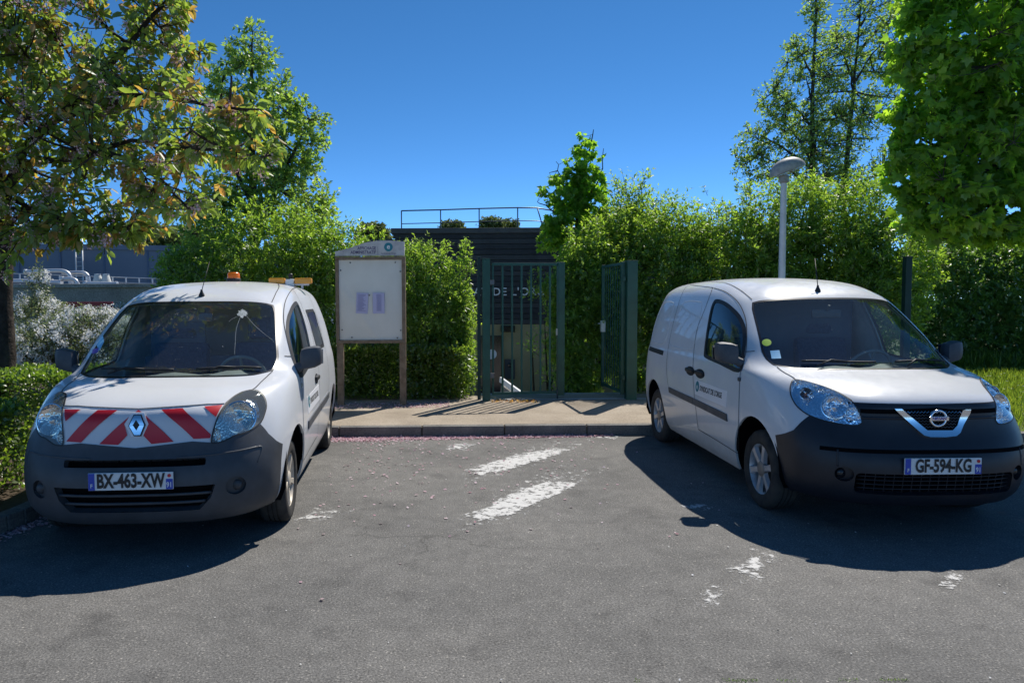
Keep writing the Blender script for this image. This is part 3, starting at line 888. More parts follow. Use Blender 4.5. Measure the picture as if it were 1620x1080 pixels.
        pydata('sign_lettering', on_door([(xs(v[0]), .805 + v[1]) for v in Vv], .0052), Fc, 'ink_black', dd)
        Vv, Fc = text_mesh('e', .075, 0, 'CENTER', 1.0, .001)
        pydata('logo_mark', on_door([(cx + dir_ * v[0], .815 + v[1]) for v in Vv], .0062), Fc, 'decal_white', dd)
        Vv, Fc = text_mesh('la riviere', .026, 0, 'LEFT', .9, .0)
        # side repeater lamp
        uv = B.side(-.30, .985) * (sg, 1); p = B.at([uv[0]], [uv[1]], .004)[0]
        bm = bmesh.new(); bx(bm, (p[0] - .022, p[1] - .008, p[2] - .016), (p[0] + .022, p[1] + .008, p[2] + .016), .006); bm_obj('side_repeater', bm, 'lens_hazy' if not nissan else 'trim_plastic', root, True, 50)
        # sill
    if nissan:
        rail = mir(np.array([B.side(x, z) for x, z in dens([(-2.42, 1.02), (-2.42, 1.07), (-3.02, 1.085), (-3.02, 1.035)], True, .1)]))
        patch('slide_rail', B, rail, .002, 'black_rubber', root)
        # pressed panel outlines, raised beads
        def bead(nm, pts, par):
            L = np.array([B.side(x, z) for x, z in smooth_loop(pts, True, 5)]) * (-1, 1); bm = bmesh.new()
            p = B.at(L[:, 0], L[:, 1], -.004); tube(bm, list(p) + [p[0]], .009, 6, False); bm_obj(nm, bm, 'white_paint', par, True)
        bead('pressed_bead', [(-1.55, 1.16), (-1.50, 1.30), (-1.60, 1.58), (-1.75, 1.62), (-2.1, 1.62), (-2.22, 1.55), (-2.28, 1.25), (-2.22, 1.15), (-1.9, 1.14)], sl)
        bead('pressed_bead', [(-2.48, 1.16), (-2.45, 1.30), (-2.50, 1.56), (-2.62, 1.61), (-2.9, 1.60), (-3.02, 1.50), (-3.05, 1.25), (-3.0, 1.16), (-2.75, 1.14)], root)
        # stickers on the windshield
        s1 = tr([(1213 + 7.5 * math.cos(t), 542 + 5.5 * math.sin(t)) for t in np.linspace(0, 2 * math.pi, 17)[:-1]], VR)
        patch('clean_air_sticker', B, s1, .003, 'sticker_green', root)
        s2 = tr([(1218.5, 555), (1233, 554), (1236, 567), (1221, 567.5)], VR)
        patch('insurance_sticker', B, s2, .003, 'sticker_blue', root)
        # V grille, badge
        vo = tr(zoom(*z8, [(135, 358), (182, 358), (225, 395), (350, 503), (515, 503), (545, 470), (580, 368), (600, 362), (632, 362), (628, 385), (565, 520), (540, 542), (470, 550), (370, 549), (330, 538)]), VR, False)
        vi = tr(zoom(*z8, [(182, 362), (225, 395), (350, 503), (515, 503), (545, 470), (580, 368), (420, 352)]), VR, False)
        patch('grille_mesh', B, dens(vi, True, .1), .007, 'void_black', root, rim=.003)
        patch('grille_surround', B, dens(vo, True, .1), .022, 'chrome', root, rim=.02)
        for r_, (xa, xb, zz) in enumerate([(205, 575, 380), (232, 566, 400), (255, 556, 420), (278, 549, 440), (300, 541, 460), (325, 528, 480)]):
            pts = []
            n = int((xb - xa) / 11)
            for k in range(n + 1): pts.append((xa + (xb - xa) * k / n, zz + (5 if (k // 1) % 2 else -5)))
            L = tr(zoom(*z8, pts), VR); bm = bmesh.new(); tube(bm, B.at(L[:, 0], L[:, 1], .013), .0035, 5)
            bm_obj('grille_wire', bm, 'chrome' if r_ == 0 else 'trim_plastic', root)
        bd = empty('badge', (0, 0, 0), 0, root)
        c = B.at(*[[q] for q in tr(zoom(*z8, [(412, 420)]), VR)[0]], .032)[0]
        bm = bmesh.new(); tube(bm, [(c[0], c[1] + .054 * math.cos(t), c[2] + .052 * math.sin(t)) for t in np.linspace(0, 2 * math.pi, 33)], .009, 8, False); bm_obj('badge_ring', bm, 'chrome', bd, True)
        bm = bmesh.new(); bx(bm, (c[0] - .004, c[1] - .066, c[2] - .014), (c[0] + .014, c[1] + .066, c[2] + .014), .003); bm_obj('badge_bar', bm, 'chrome', bd)
        Vv, Fc = text_mesh('NISSAN', .027, 0, 'CENTER', 1.05, .0006); pydata('badge_lettering', [(c[0] + .0155, c[1] + v[0], c[2] + v[1]) for v in Vv], Fc, 'plate_blue', bd)
        # dark slot above the plate and creases of the bumper
        L = fr([(y, .612) for y in np.linspace(-.72, .72, 30)]); 
        ribbons('bumper_slot', B, [L], .028, .0055, 'void_black', root)
        L2 = fr([(y, .83) for y in np.linspace(-.47, .47, 20)]); 
        bm = bmesh.new(); tube(bm, B.at(L2[:, 0], L2[:, 1], -.002), .012, 8); bm_obj('grille_lip', bm, bump_m, root, True)
        L3 = fr([(y, .875) for y in np.linspace(-.47, .47, 20)]); 
        ribbons('grille_slot', B, [L3], .03, .0055, 'void_black', root)
    else:
        reds = [zoom(*z1, [(262, 281), (365, 282), (268, 358)]), zoom(*z1, [(478, 286), (608, 287), (368, 497), (272, 490)]),
                zoom(*z1, [(690, 325), (652, 375), (672, 450), (612, 513), (488, 508)]),
                [(255.5, 648.2), (289, 646), (333.4, 687), (332.2, 692.7), (306.5, 694)],
                zoom(*z1, [(790, 320), (975, 492), (830, 507), (778, 452), (808, 375)]),
                zoom(*z2, [(178, 262), (300, 251), (256, 330)]), zoom(*z1, [(725, 300), (745, 285), (765, 300)])]
        for p in reds: patch('red_stripe', B, dens(tr(p, VL), True, .1), .0045, 'decal_red', root)
        bd = empty('badge', (0, 0, 0), 0, root)
        def zz(pts): return dens(tr(zoom(*z1, pts), VL), True, .06)
        patch('badge_plinth', B, zz([(705, 305), (785, 305), (812, 375), (775, 455), (700, 460), (655, 380)]), .008, 'decal_white', bd, rim=.006, step=.1)
        patch('badge_backing', B, zz([(717, 318), (768, 318), (795, 382), (766, 456), (718, 456), (682, 388)]), .012, 'ink_black', bd, rim=.004, step=.1)  # dark backing piece under the chrome diamond
        for q in ([(722, 325), (764, 325), (787, 380), (758, 380), (735, 350), (714, 382), (690, 388)], [(690, 390), (714, 384), (737, 418), (758, 382), (787, 382), (761, 448), (723, 448)]):
            patch('badge_diamond', B, zz(q), .020, 'chrome', bd, rim=.008, step=.1)
        # stickers, cracked patch on the windshield
        s2 = tr([(153, 545), (163, 529), (165, 541), (157, 556)], VL); patch('insurance_sticker', B, s2, .003, 'sticker_blue', root)
        s3 = tr([(147, 553), (157, 550), (155, 558), (146, 560)], VL); patch('permit_sticker', B, s3, .003, 'sticker_purple', root)
        rnd = random.Random(4)
        spl = [(385 + (4 + 8 * rnd.random()) * math.cos(t), 496 + (3 + 5 * rnd.random()) * math.sin(t)) for t in np.linspace(0, 2 * math.pi, 27)[:-1]]
        patch('bird_dropping', B, tr(spl, VL), .002, 'bird_lime', root)
        ribbons('dropping_streak', B, [tr([(390, 500), (402, 514), (418, 528), (431, 538)], VL, True, False), tr([(381, 500), (374, 520), (372, 545), (371, 560)], VL, True, False), tr([(380, 499), (368, 504), (362, 509)], VL)], .0020, .002, 'bird_lime', root)
        # roof beacon and light bar
        def roof(px, py):
            uv = B.hit(*van_ray(VL, px, py)); return Vector(B.at([uv[0]], [uv[1]], 0)[0])
        uv = B.top(-2.05, -.02); p = Vector(B.at([uv[0]], [uv[1]], 0)[0])
        b = empty('beacon', p, 0, root)
        bm = bmesh.new(); lathe(bm, [(.07, -.01), (.07, .03), (.062, .035)], 24, 'z'); bm_obj('beacon_base', bm, 'black_rubber', b, True, 40)
        bm = bmesh.new(); lathe(bm, [(.062, .035), (.060, .08), (.05, .093), (.0, .096)], 24, 'z'); bm_obj('beacon_dome', bm, 'amber', b, True, 50)
        uv = B.top(-2.25, .52); p = Vector(B.at([uv[0]], [uv[1]], 0)[0])
        b = empty('warning_light_bar', p, 0, root)
        for y0, y1 in ((-.22, -.055), (.045, .22)):
            box('bar_lens', (-.055, y0, .022), (.055, y1, .080), 'amber_bar', b, .012)
        bm = bmesh.new(); bx(bm, (-.045, -.05, -.02), (.045, .04, .070), .012); bx(bm, (-.02, -.19, .004), (.02, .19, .0215)); tube(bm, [(0, -.11, -.03), (0, -.11, .04)], .012, 6); tube(bm, [(0, .12, -.03), (0, .12, .04)], .012, 6)
        bm_obj('bar_mount', bm, 'plate_white', b, True, 40)
        bm = bmesh.new(); lathe(bm, [(.022, .08), (.022, .12), (.012, .13), (0, .131)], 12, 'z'); bm_obj('bar_cap', bm, 'black_rubber', b, True, 40)
    return root

build_van('left', 'parked_van', 'white van with red and white chevron bonnet and amber roof beacon')
build_van('right', 'parked_van', 'white panel van with V-shaped chrome grille and dark blue-black bumper')
# =================================================================== setting materials
def asphalt():
    m = principled('asphalt', (.10, .10, .10), .88, 0, .25)
    n, l, b = nodes(m)
    t1 = noise(m, 0.55, 6, .6); t2 = noise(m, 95, 3, .7); t3 = noise(m, 7, 5, .6)
    tc = n.new('ShaderNodeTexCoord'); v = n.new('ShaderNodeTexVoronoi'); v.inputs['Scale'].default_value = 120; l.new(tc.outputs['Object'], v.inputs['Vector'])
    base = ramp(m, t1.outputs['Fac'], [(.30, (.128, .126, .122)), (.5, (.168, .164, .157)), (.72, (.204, .197, .186))])
    sp = ramp(m, t2.outputs['Fac'], [(.30, (.32, .32, .32)), (.47, (.92, .92, .91)), (.58, (1.15, 1.14, 1.12)), (.72, (2.5, 2.45, 2.35))])
    sp.color_ramp.interpolation = 'LINEAR'
    mid = ramp(m, t3.outputs['Fac'], [(.3, (.86, .86, .86)), (.7, (1.12, 1.12, 1.12))])
    c = mixcol(m, 1.0, base.outputs[0], sp.outputs[0], 'MULTIPLY'); c = mixcol(m, 1.0, c, mid.outputs[0], 'MULTIPLY')
    st = ramp(m, v.outputs['Color'], [(.0, (.65, .65, .65)), (.86, (1, 1, 1)), (.93, (1.9, 1.85, 1.75))])
    c = mixcol(m, .8, c, st.outputs[0], 'MULTIPLY')
    # hairline cracks and darker drips
    nz = noise(m, 1.6, 5, .6); dv = n.new('ShaderNodeTexVoronoi'); dv.feature = 'DISTANCE_TO_EDGE'; dv.inputs['Scale'].default_value = .55
    ad = n.new('ShaderNodeVectorMath'); ad.operation = 'MULTIPLY_ADD'; ad.inputs[1].default_value = (.9, .9, .9); l.new(nz.outputs['Color'], ad.inputs[0]); l.new(tc.outputs['Object'], ad.inputs[2]); l.new(ad.outputs[0], dv.inputs['Vector'])
    ck = ramp(m, dv.outputs['Distance'], [(.0, (.5, .5, .5)), (.006, (.72, .72, .72)), (.012, (1, 1, 1))])
    wk = noise(m, .35, 3, .5); wr = ramp(m, wk.outputs['Fac'], [(.48, (0, 0, 0)), (.6, (.8, .8, .8))])
    c = mixcol(m, wr.outputs[0], c, mixcol(m, 1.0, c, ck.outputs[0], 'MULTIPLY'))
    dp = noise(m, 2.3, 4, .55); dr = ramp(m, dp.outputs['Fac'], [(.58, (1, 1, 1)), (.74, (.66, .66, .67))])
    c = mixcol(m, 1.0, c, dr.outputs[0], 'MULTIPLY')
    l.new(c, b.inputs['Base Color'])
    bump(m, t2.outputs['Fac'], .5, .006)
asphalt()
def gritty(name, c1, c2, c3, s1=1.2, s2=60, bs=.4):
    m = principled(name, c2, .9, 0, .2); n, l, b = nodes(m)
    t1 = noise(m, s1, 6, .65); t2 = noise(m, s2, 3, .7)
    a = ramp(m, t1.outputs['Fac'], [(.3, c1), (.52, c2), (.75, c3)]); s = ramp(m, t2.outputs['Fac'], [(.3, (.6,) * 3), (.5, (1,) * 3), (.7, (1.35,) * 3)])
    l.new(mixcol(m, 1.0, a.outputs[0], s.outputs[0], 'MULTIPLY'), b.inputs['Base Color']); bump(m, t2.outputs['Fac'], bs, .006)
gritty('sand_pavement', (.25, .205, .155), (.34, .285, .22), (.42, .36, .29))
gritty('pale_concrete', (.36, .34, .32), (.46, .44, .42), (.54, .52, .49), 1.5, 45, .2)
gritty('kerb_concrete', (.11, .107, .10), (.16, .155, .145), (.22, .21, .19), 3, 50, .3)
gritty('soil', (.045, .032, .022), (.075, .055, .037), (.10, .08, .05), 2, 30, .8)
gritty('grass_soil', (.05, .06, .02), (.07, .09, .03), (.10, .11, .045), .8, 25, .6)
gritty('dirty_concrete', (.16, .155, .15), (.27, .265, .25), (.34, .33, .31), .8, 20, .2)
varied('green_steel', (.008, .060, .042), (.014, .085, .060), 5, .45, .45, 40, .05, .002)
varied('green_bar', (.010, .072, .056), (.016, .095, .075), 5, .5, .45)
varied('dark_green_steel', (.010, .035, .032), (.015, .05, .045), 5, .5, .4)
varied('weathered_wood', (.17, .125, .085), (.26, .205, .15), 14, .85, .15, 60, .35, .004)
varied('board_white', (.64, .62, .56), (.73, .71, .65), 2.5, .35, .4, lo=.25, hi=.7)
varied('header_panel', (.42, .41, .42), (.62, .61, .60), 7, .5, .35)
principled('screw_grey', (.12, .12, .12), .4, .8)
principled('paper_lilac', (.50, .49, .68), .8, 0, .1)
principled('paper_ink', (.30, .29, .46), .8, 0, .1)
principled('header_ink', (.10, .08, .17), .6)
varied('lamp_pole_white', (.62, .64, .68), (.74, .76, .79), 6, .45, .4)
varied('lamp_head_grey', (.30, .29, .28), (.46, .45, .43), 16, .5, .35)
glass('lamp_bowl_glass', (.85, .85, .8), .05, 1.0, .35, (.55, .54, .5))
principled('galvanised', (.55, .57, .60), .45, .5)
principled('vent_white', (.62, .62, .58), .6)
varied('tank_blue', (.155, .175, .245), (.19, .21, .285), .25, .6, .3)
principled('red_paint', (.28, .02, .02), .5)
varied('slate_board', (.032, .033, .037), (.055, .056, .060), 2.0, .7, .3, 25, .25, .006)
varied('slate_board_pale', (.050, .051, .054), (.075, .075, .078), 2.0, .7, .3, 25, .25, .006)
varied('roof_edge', (.085, .080, .078), (.11, .105, .10), 3, .6, .3)
varied('render_yellow', (.30, .25, .13), (.36, .30, .17), 1.5, .8, .2)
principled('letter_white', (.78, .78, .80), .4)
principled('door_dark', (.010, .012, .014), .15)
principled('rail_steel', (.10, .12, .16), .4, .6)
# =================================================================== ground
def gz(x, y):
    """height of the open ground: level lot, falling away behind the gate"""
    t = min(max((y - 12.2) / 9.0, 0), 1); t = t * t * (3 - 2 * t)
    return -1.75 * t
xs = [-400, -150, -60] + list(np.linspace(-30, 30, 31)) + [60, 150, 400]; ysg = [-60, -10, 0, 4, 8] + list(np.linspace(10, 24, 15)) + [30, 45, 80, 150, 300, 700]
Vg = [(x, y, gz(x, y) - .03) for y in ysg for x in xs]; nx = len(xs)
Fg = [(j * nx + i, j * nx + i + 1, (j + 1) * nx + i + 1, (j + 1) * nx + i) for j in range(len(ysg) - 1) for i in range(nx - 1)]
tag(pydata('ground', Vg, Fg, 'grass_soil', None, True), kind='structure')
KA, KB = Vector((-1.43, 8.746, 0)), Vector((2.435, 8.806, 0))
kd = (KB - KA).normalized(); kn = Vector((-kd.y, kd.x, 0))
def kp(s, t, z=0.0):
    """s metres along the kerb from its left end, t metres behind its face"""
    p = KA + kd * s + kn * t; return Vector((p.x, p.y, z))
# lot
Vr = [(-3.28, 5.2, 0), (-3.5, 4.8, 0), (-3.95, 4.47, 0), (-4.8, 4.25, 0), (-7, 4.05, 0), (-30, 3.75, 0), (-30, -14, 0), (40, -14, 0), (40, 8.3, 0), (5.0, 8.3, 0), kp(6.4, .01), kp(-1.9, .01)]
tag(pydata('car_park', Vr, [tuple(range(len(Vr)))], 'asphalt'), kind='structure')
# strip of old road surface beyond a mossy joint, just at the feet of the viewer
# pavement
Vp = [kp(-1.9, .10, .12), kp(6.4, .10, .12), kp(6.4, 2.95, .12), kp(-1.9, 2.95, .12)]
pav = tag(pydata('pavement', Vp, [(0, 1, 2, 3)], 'sand_pavement'), kind='structure')
# paved ramp through the gate
rows = []
for t in np.linspace(0, 1, 12):
    Y = 11.02 + t * 11.5; w = .02 * t
    z = .126 if Y < 11.8 else .126 - 1.85 * min(1, max(0, (Y - 11.8) / 8.5)) ** 1.2
    rows.append(((.42 - .2 * t, Y, z), (2.95 + .9 * t, Y + .04, z)))
Vq = [p for r in rows for p in r]
tag(pydata('gate_path', Vq, [(2 * i, 2 * i + 1, 2 * i + 3, 2 * i + 2) for i in range(11)], 'pale_concrete'), kind='structure')
kerb = tag(pydata('kerb', [kp(-1.9, .012, -.02), kp(6.4, .012, -.02), kp(6.4, .012, .112), kp(-1.9, .012, .112), kp(6.4, .13, .112), kp(-1.9, .13, .112)], [(0, 1, 2, 3), (3, 2, 4, 5)], 'soil'), kind='structure')
bm = bmesh.new(); bx(bm, (.004, 0, -.03), (.992, .14, .125), .012); kme = bpy.data.meshes.new('kerb_stone'); bm.to_mesh(kme); bm.free(); kme.materials.append(MAT['kerb_concrete'])
ka = math.atan2(kd.y, kd.x)
for k in range(-2, 7):
    o = bpy.data.objects.new('kerb_stone', kme); COL.objects.link(o); o.parent = kerb; o.location = kp(k * 1.0 + .05, 0, (k * 37 % 5) * .0008); o.rotation_euler = (0, 0, ka)
# planting bed on the left, with its own kerb running forward beside the van
BL = [(-3.36, 8.85), (-3.30, 7.2), (-3.18, 5.8), (-3.22, 5.2), (-3.42, 4.75), (-3.9, 4.42), (-4.8, 4.2), (-7.0, 4.0), (-14, 3.8)]
tag(pydata('planting_bed', [(x - .1, y + .05, .10) for x, y in BL] + [(-14, 14, .10), (-3.3, 14, .10)], [tuple(range(len(BL) + 2))], 'soil'), kind='structure')
sk = tag(empty('bed_kerb'), kind='structure')
SB = smooth_loop(BL, False, 3)
for k in range(len(SB) - 1):
    a, b = Vector((*SB[k], 0)), Vector((*SB[k + 1], 0)); d = b - a; L = d.length; n_ = max(1, round(L / .9))
    for q in range(n_):
        p0, p1 = a + d * q / n_, a + d * (q + 1) / n_; l_ = (p1 - p0).length
        bm = bmesh.new(); bx(bm, (.004, -.13, -.03), (l_ - .004, 0, .12), .012)
        o = bm_obj('kerb_stone', bm, 'kerb_concrete', sk); o.location = p0; o.rotation_euler = (0, 0, math.atan2(d.y, d.x))
# right-hand lawn
tag(pydata('lawn', [(4.75, 8.35, .06), (40, 8.35, .06), (40, 19, .06), (6.5, 19, .06), (6.5, 12.6, .06), (4.75, 12.6, .06)], [(0, 1, 2, 3, 4, 5)], 'grass_soil'), kind='structure')

lk = tag(empty('lawn_kerb'), kind='structure')
for k in range(9):
    o = bpy.data.objects.new('kerb_stone', kme); COL.objects.link(o); o.parent = lk; o.location = (4.72 + k, 8.25, -.02 + (k * 13 % 4) * .0008)

# ---- worn paint
def paint_mat(name, thr):
    m = bpy.data.materials.new(name); m.use_nodes = True; MAT[name] = m
    n, l = m.node_tree.nodes, m.node_tree.links; b = n['Principled BSDF']; out = n['Material Output']
    b.inputs['Base Color'].default_value = (.52, .515, .50, 1); b.inputs['Roughness'].default_value = .75
    at = n.new('ShaderNodeAttribute'); at.attribute_name = 'inner'
    tc = n.new('ShaderNodeTexCoord'); t = n.new('ShaderNodeTexNoise'); t.inputs['Scale'].default_value = 13; t.inputs['Detail'].default_value = 10; t.inputs['Roughness'].default_value = .78
    l.new(tc.outputs['Object'], t.inputs['Vector'])
    add = n.new('ShaderNodeMath'); add.operation = 'MULTIPLY_ADD'; add.inputs[1].default_value = .42; l.new(at.outputs['Fac'], add.inputs[0]); l.new(t.outputs['Fac'], add.inputs[2])
    gt = n.new('ShaderNodeMapRange'); gt.inputs[1].default_value = thr; gt.inputs[2].default_value = thr + .07; l.new(add.outputs[0], gt.inputs[0])
    tr_ = n.new('ShaderNodeBsdfTransparent'); mx = n.new('ShaderNodeMixShader'); l.new(gt.outputs[0], mx.inputs[0]); l.new(tr_.outputs[0], mx.inputs[1]); l.new(b.outputs[0], mx.inputs[2]); l.new(mx.outputs[0], out.inputs['Surface'])
paint_mat('worn_paint', .785); paint_mat('very_worn_paint', .85); paint_mat('ghost_paint', .90)
marks = [([(716, 747), (733, 761), (790, 750), (880, 724), (932, 705), (880, 705), (820, 717), (758, 734)], 0),
         ([(703, 822), (742, 834), (802, 824), (842, 803), (902, 779), (942, 757), (884, 751), (830, 769), (783, 785), (758, 805)], 0),
         ([(690, 712), (735, 714), (765, 702), (720, 699)], 1), ([(458, 824), (505, 827), (556, 810), (500, 806)], 1),
         ([(1140, 908), (1195, 922), (1238, 878), (1190, 872)], 1), ([(1096, 957), (1130, 960), (1152, 934), (1120, 928)], 1),
         ([(920, 692), (975, 697), (1000, 688), (950, 685)], 1), ([(1060, 800), (1120, 812), (1145, 800), (1090, 792)], 1),
         ([(1476, 930), (1510, 945), (1535, 905), (1500, 895)], 1)]
marks += [([(cx_ + (x - cx_) * 1.5, cy_ + (y - cy_) * 1.9) for x, y in pp], 2) for pp, w in marks[:6] for cx_, cy_ in [(sum(p[0] for p in pp) / len(pp), sum(p[1] for p in pp) / len(pp))]]
for k, (pp, w) in enumerate(marks):
    P = [pix_ground(*p) for p in pp]; c = sum(P, Vector()) / len(P); P2 = [c + (p - c) * .72 for p in P]; n_ = len(P)
    V = [(p.x, p.y, .004 - (.002 if w == 2 else 0)) for p in P + P2 + [c]]
    o = pydata('road_marking', V, [(i, (i + 1) % n_, n_ + (i + 1) % n_, n_ + i) for i in range(n_)] + [(n_ + i, n_ + (i + 1) % n_, 2 * n_) for i in range(n_)], ('worn_paint', 'very_worn_paint', 'ghost_paint')[w])
    at = o.data.attributes.new('inner', 'FLOAT', 'POINT'); at.data.foreach_set('value', [0.0] * n_ + [.8] * n_ + [1.0])
    tag(o, kind='structure')

# =================================================================== gate
def beam(bm, a, b, w, d):
    """rectangular bar from a to b, w wide across, d deep"""
    a, b = Vector(a), Vector(b); t = (b - a); L = t.length; q = t.to_track_quat('Z', 'Y').to_matrix().to_4x4()
    vs = bmesh.ops.create_cube(bm, size=1.0)['verts']
    M = Matrix.Translation((a + b) / 2) @ q
    for v in vs: v.co = M @ Vector((v.co.x * w, v.co.y * d, v.co.z * L))
gp = empty('gate_leaf', (.56, 11.08, .12), math.atan2(.16, 1.12))
tag(gp, 'closed green steel gate leaf of vertical bars, its wide latch stile standing free', 'gate')
GW, GH = 1.10, 2.09
for z, nm in ((GH - .03, 'top_rail'), (.10, 'bottom_rail')):
    box(nm, (.03, -.02, z - .02), (GW - .05, .02, z + .02), 'green_bar', gp, .003)
for k in range(7):
    x = .045 + k * .148
    box('bar', (x - .014, -.012, .12), (x + .014, .012, GH - .05), 'green_bar', gp, .003)
box('latch_stile', (GW - .05, -.05, .055), (GW + .055, .05, GH), 'green_steel', gp, .006)
bm = bmesh.new(); tube(bm, [(GW - .055, -.03, .0), (GW - .055, -.03, .16)], .011, 8); bm_obj('drop_bolt', bm, 'screw_grey', gp, True)
box('striker', (GW - .066, -.02, .98), (GW - .05, .02, 1.08), 'vent_white', gp)
def post(x, y, h, w, label, grp=None, mat='green_steel', z0=.12, cap=True, nm='gate_post'):
    p = tag(empty(nm, (x, y, z0)), label, 'post', grp)
    box('shaft', (-w / 2, -w / 2, -.05), (w / 2, w / 2, h), mat, p, .006)
    if cap: box('cap', (-w / 2 - .004, -w / 2 - .004, h + .0005), (w / 2 + .004, w / 2 + .004, h + .014), mat, p, .003)
    return p
p = post(.50, 11.04, 2.13, .115, 'broad green steel hinge post of the closed gate leaf')
for z in (.35, 1.75): box('hinge', (.055, -.07, z), (.12, -.02, z + .07), 'screw_grey', p, .004)
post(.395, 11.16, 2.16, .05, 'thin dark green fence post beside the closed gate leaf', None, 'dark_green_steel', nm='fence_post')
p = post(2.70, 11.10, 2.09, .155, 'broad green steel hinge post of the open gate leaf')
gr = empty('gate_leaf', (2.585, 11.12, .12), R(94.5))
tag(gr, 'open green steel gate leaf swung back against the shrubs', 'gate')
for z, nm in ((GH - .03, 'top_rail'), (.11, 'bottom_rail')): box(nm, (.03, -.02, z - .02), (GW - .03, .02, z + .02), 'green_bar', gr, .003)
for x in (.0, GW - .03): box('stile', (x, -.025, .07), (x + .05, .025, GH), 'green_steel', gr, .004)
for k in range(7):
    x = .045 + (k + 1) * .125; box('bar', (x - .010, -.005, .13), (x + .010, .005, GH - .05), 'green_bar', gr, .002)
bm = bmesh.new(); bx(bm, (GW - .05, -.04, .98), (GW + .03, .04, 1.17), .01); tube(bm, [(GW - .01, .03, 1.12), (GW - .01, .08, 1.12), (GW - .10, .08, 1.12)], .010, 8); bm_obj('lock_handle', bm, 'vent_white', gr, True, 40)
for z in (.3, 1.8): box('hinge', (-.05, -.02, z), (.0, .02, z + .06), 'green_steel', gr)
# fence posts elsewhere
q = pix_at(1436, 405, 11.6); post(q.x, q.y, q.z - .02, .10, 'dark green fence post standing against the hedge behind the panel van', 'plain fence posts', 'dark_green_steel', 0, nm='fence_post')
q = pix_at(590, 545, 11.45); post(q.x, q.y, 1.5, .055, 'thin dark green fence post behind the notice board', 'plain fence posts', 'dark_green_steel', .1, nm='fence_post')

# =================================================================== notice board
nb = empty('notice_board', (-1.19, 10.66, .12))
tag(nb, 'wooden notice board on two posts with a white panel and grey arched header', 'notice board')
W2 = .505
for x in (-.455, .455): box('post', (x - .047, -.035, -.06), (x + .047, .045, .925), 'weathered_wood', nb, .006)
zb, zt = .905, 2.155
box('back_panel', (-W2 + .01, -.02, zb + .01), (W2 - .01, .045, zt - .01), 'weathered_wood', nb)
box('frame_rail', (-W2, -.075, zb), (W2, .05, zb + .048), 'weathered_wood', nb, .006)
box('frame_rail', (-W2, -.075, zt - .045), (W2, .05, zt), 'weathered_wood', nb, .006)
box('frame_stile', (-W2, -.073, zb + .0485), (-W2 + .047, .048, zt - .0455), 'weathered_wood', nb, .006)
box('frame_stile', (W2 - .052, -.073, zb + .0485), (W2, .048, zt - .0455), 'weathered_wood', nb, .006)
# slightly buckled white sheet
bm = bmesh.new(); gx, gy = 24, 30; grid = []
for j in range(gy + 1):
    row = []
    for i in range(gx + 1):
        u, v = i / gx, j / gy
        x = -W2 + .0475 + u * (2 * W2 - .10); z = zb + .0485 + v * (zt - zb - .094)
        d = (u * 1.1 + v * 1.3) ; cr = math.exp(-((u + v * .9 - .62) / .035) ** 2) * (1 if v < .62 else math.exp(-((v - .62) / .08) ** 2))
        w = .010 * cr + .006 * math.sin(3 * u + 2.1 * v) + .004 * math.exp(-((u * .5 + v * .95 - 1.05) / .03) ** 2)
        row.append(bm.verts.new((x, -.030 - max(0, w), z)))
    grid.append(row)
for j in range(gy):
    for i in range(gx): bm.faces.new((grid[j][i], grid[j][i + 1], grid[j + 1][i + 1], grid[j + 1][i]))
bm_obj('white_sheet', bm, 'board_white', nb, True)
for x, z in ((-.29, 2.07), (.36, 2.07), (-.43, 1.96), (.43, 1.94), (-.42, 1.10), (.43, 1.09), (-.28, .99), (.38, .98), (-.16, 1.62), (-.02, 1.60)):
    bm = bmesh.new(); lathe(bm, [(.011, -.042), (.010, -.050), (0, -.052)], 10, 'y', (x, 0, z)); bm_obj('screw', bm, 'screw_grey', nb)
for k, (x, tilt) in enumerate(((-.125, R(3)), (.115, R(0)))):
    M = Matrix.Translation((x, -.049, 1.485)) @ Matrix.Rotation(tilt, 4, 'Y')
    pp = pydata('paper_sheet', [M @ Vector(v) for v in ((-.085, 0, -.15), (.085, 0, -.15), (.085, -.002, .15), (-.085, -.004, .15))], [(0, 1, 2, 3)], 'paper_lilac', nb)
    rnd = random.Random(k); V, F = [], []
    for r_ in range(17):
        z = .12 - r_ * .0145; x0 = -.065 if k == 0 else -.03; x1 = x0 + (.05 + .08 * rnd.random() if k == 0 else .07)
        b = len(V); V += [M @ Vector(v) for v in ((x0, -.004, z), (x1, -.004, z), (x1, -.006, z + .006), (x0, -.006, z + .006))]; F.append((b, b + 1, b + 2, b + 3))
    pydata('print', V, F, 'paper_ink', pp)
# header
prof = [(-W2, .012)] + [(x, .0 + z) for x, z in smooth_loop([(-W2, .075), (-.33, .115), (-.12, .185), (.02, .215), (.16, .228), (.35, .225), (W2 - .012, .212)], False, 5)] + [(W2 - .012, .012)]
bm = bmesh.new(); f0 = [bm.verts.new((x, -.055, zt + z)) for x, z in prof]; f1 = [bm.verts.new((x, .03, zt + z)) for x, z in prof]; n_ = len(prof)
bm.faces.new(f0); bm.faces.new(f1[::-1])
for i in range(n_): bm.faces.new((f0[i], f1[i], f1[(i + 1) % n_], f0[(i + 1) % n_]))
bmesh.ops.recalc_face_normals(bm, faces=bm.faces)
hd = bm_obj('header', bm, 'header_panel', nb)
for txt, x, z, s in (('AFFICHAGE', .085, .118, .064), ('ADMINISTRATIF', .085, .060, .064)):
    Vv, Fc = text_mesh(txt, s, 0, 'RIGHT', .80, .0016); pydata('header_lettering', [(x + v[0], -.057, zt + z + v[1]) for v in Vv], Fc, 'header_ink', hd)
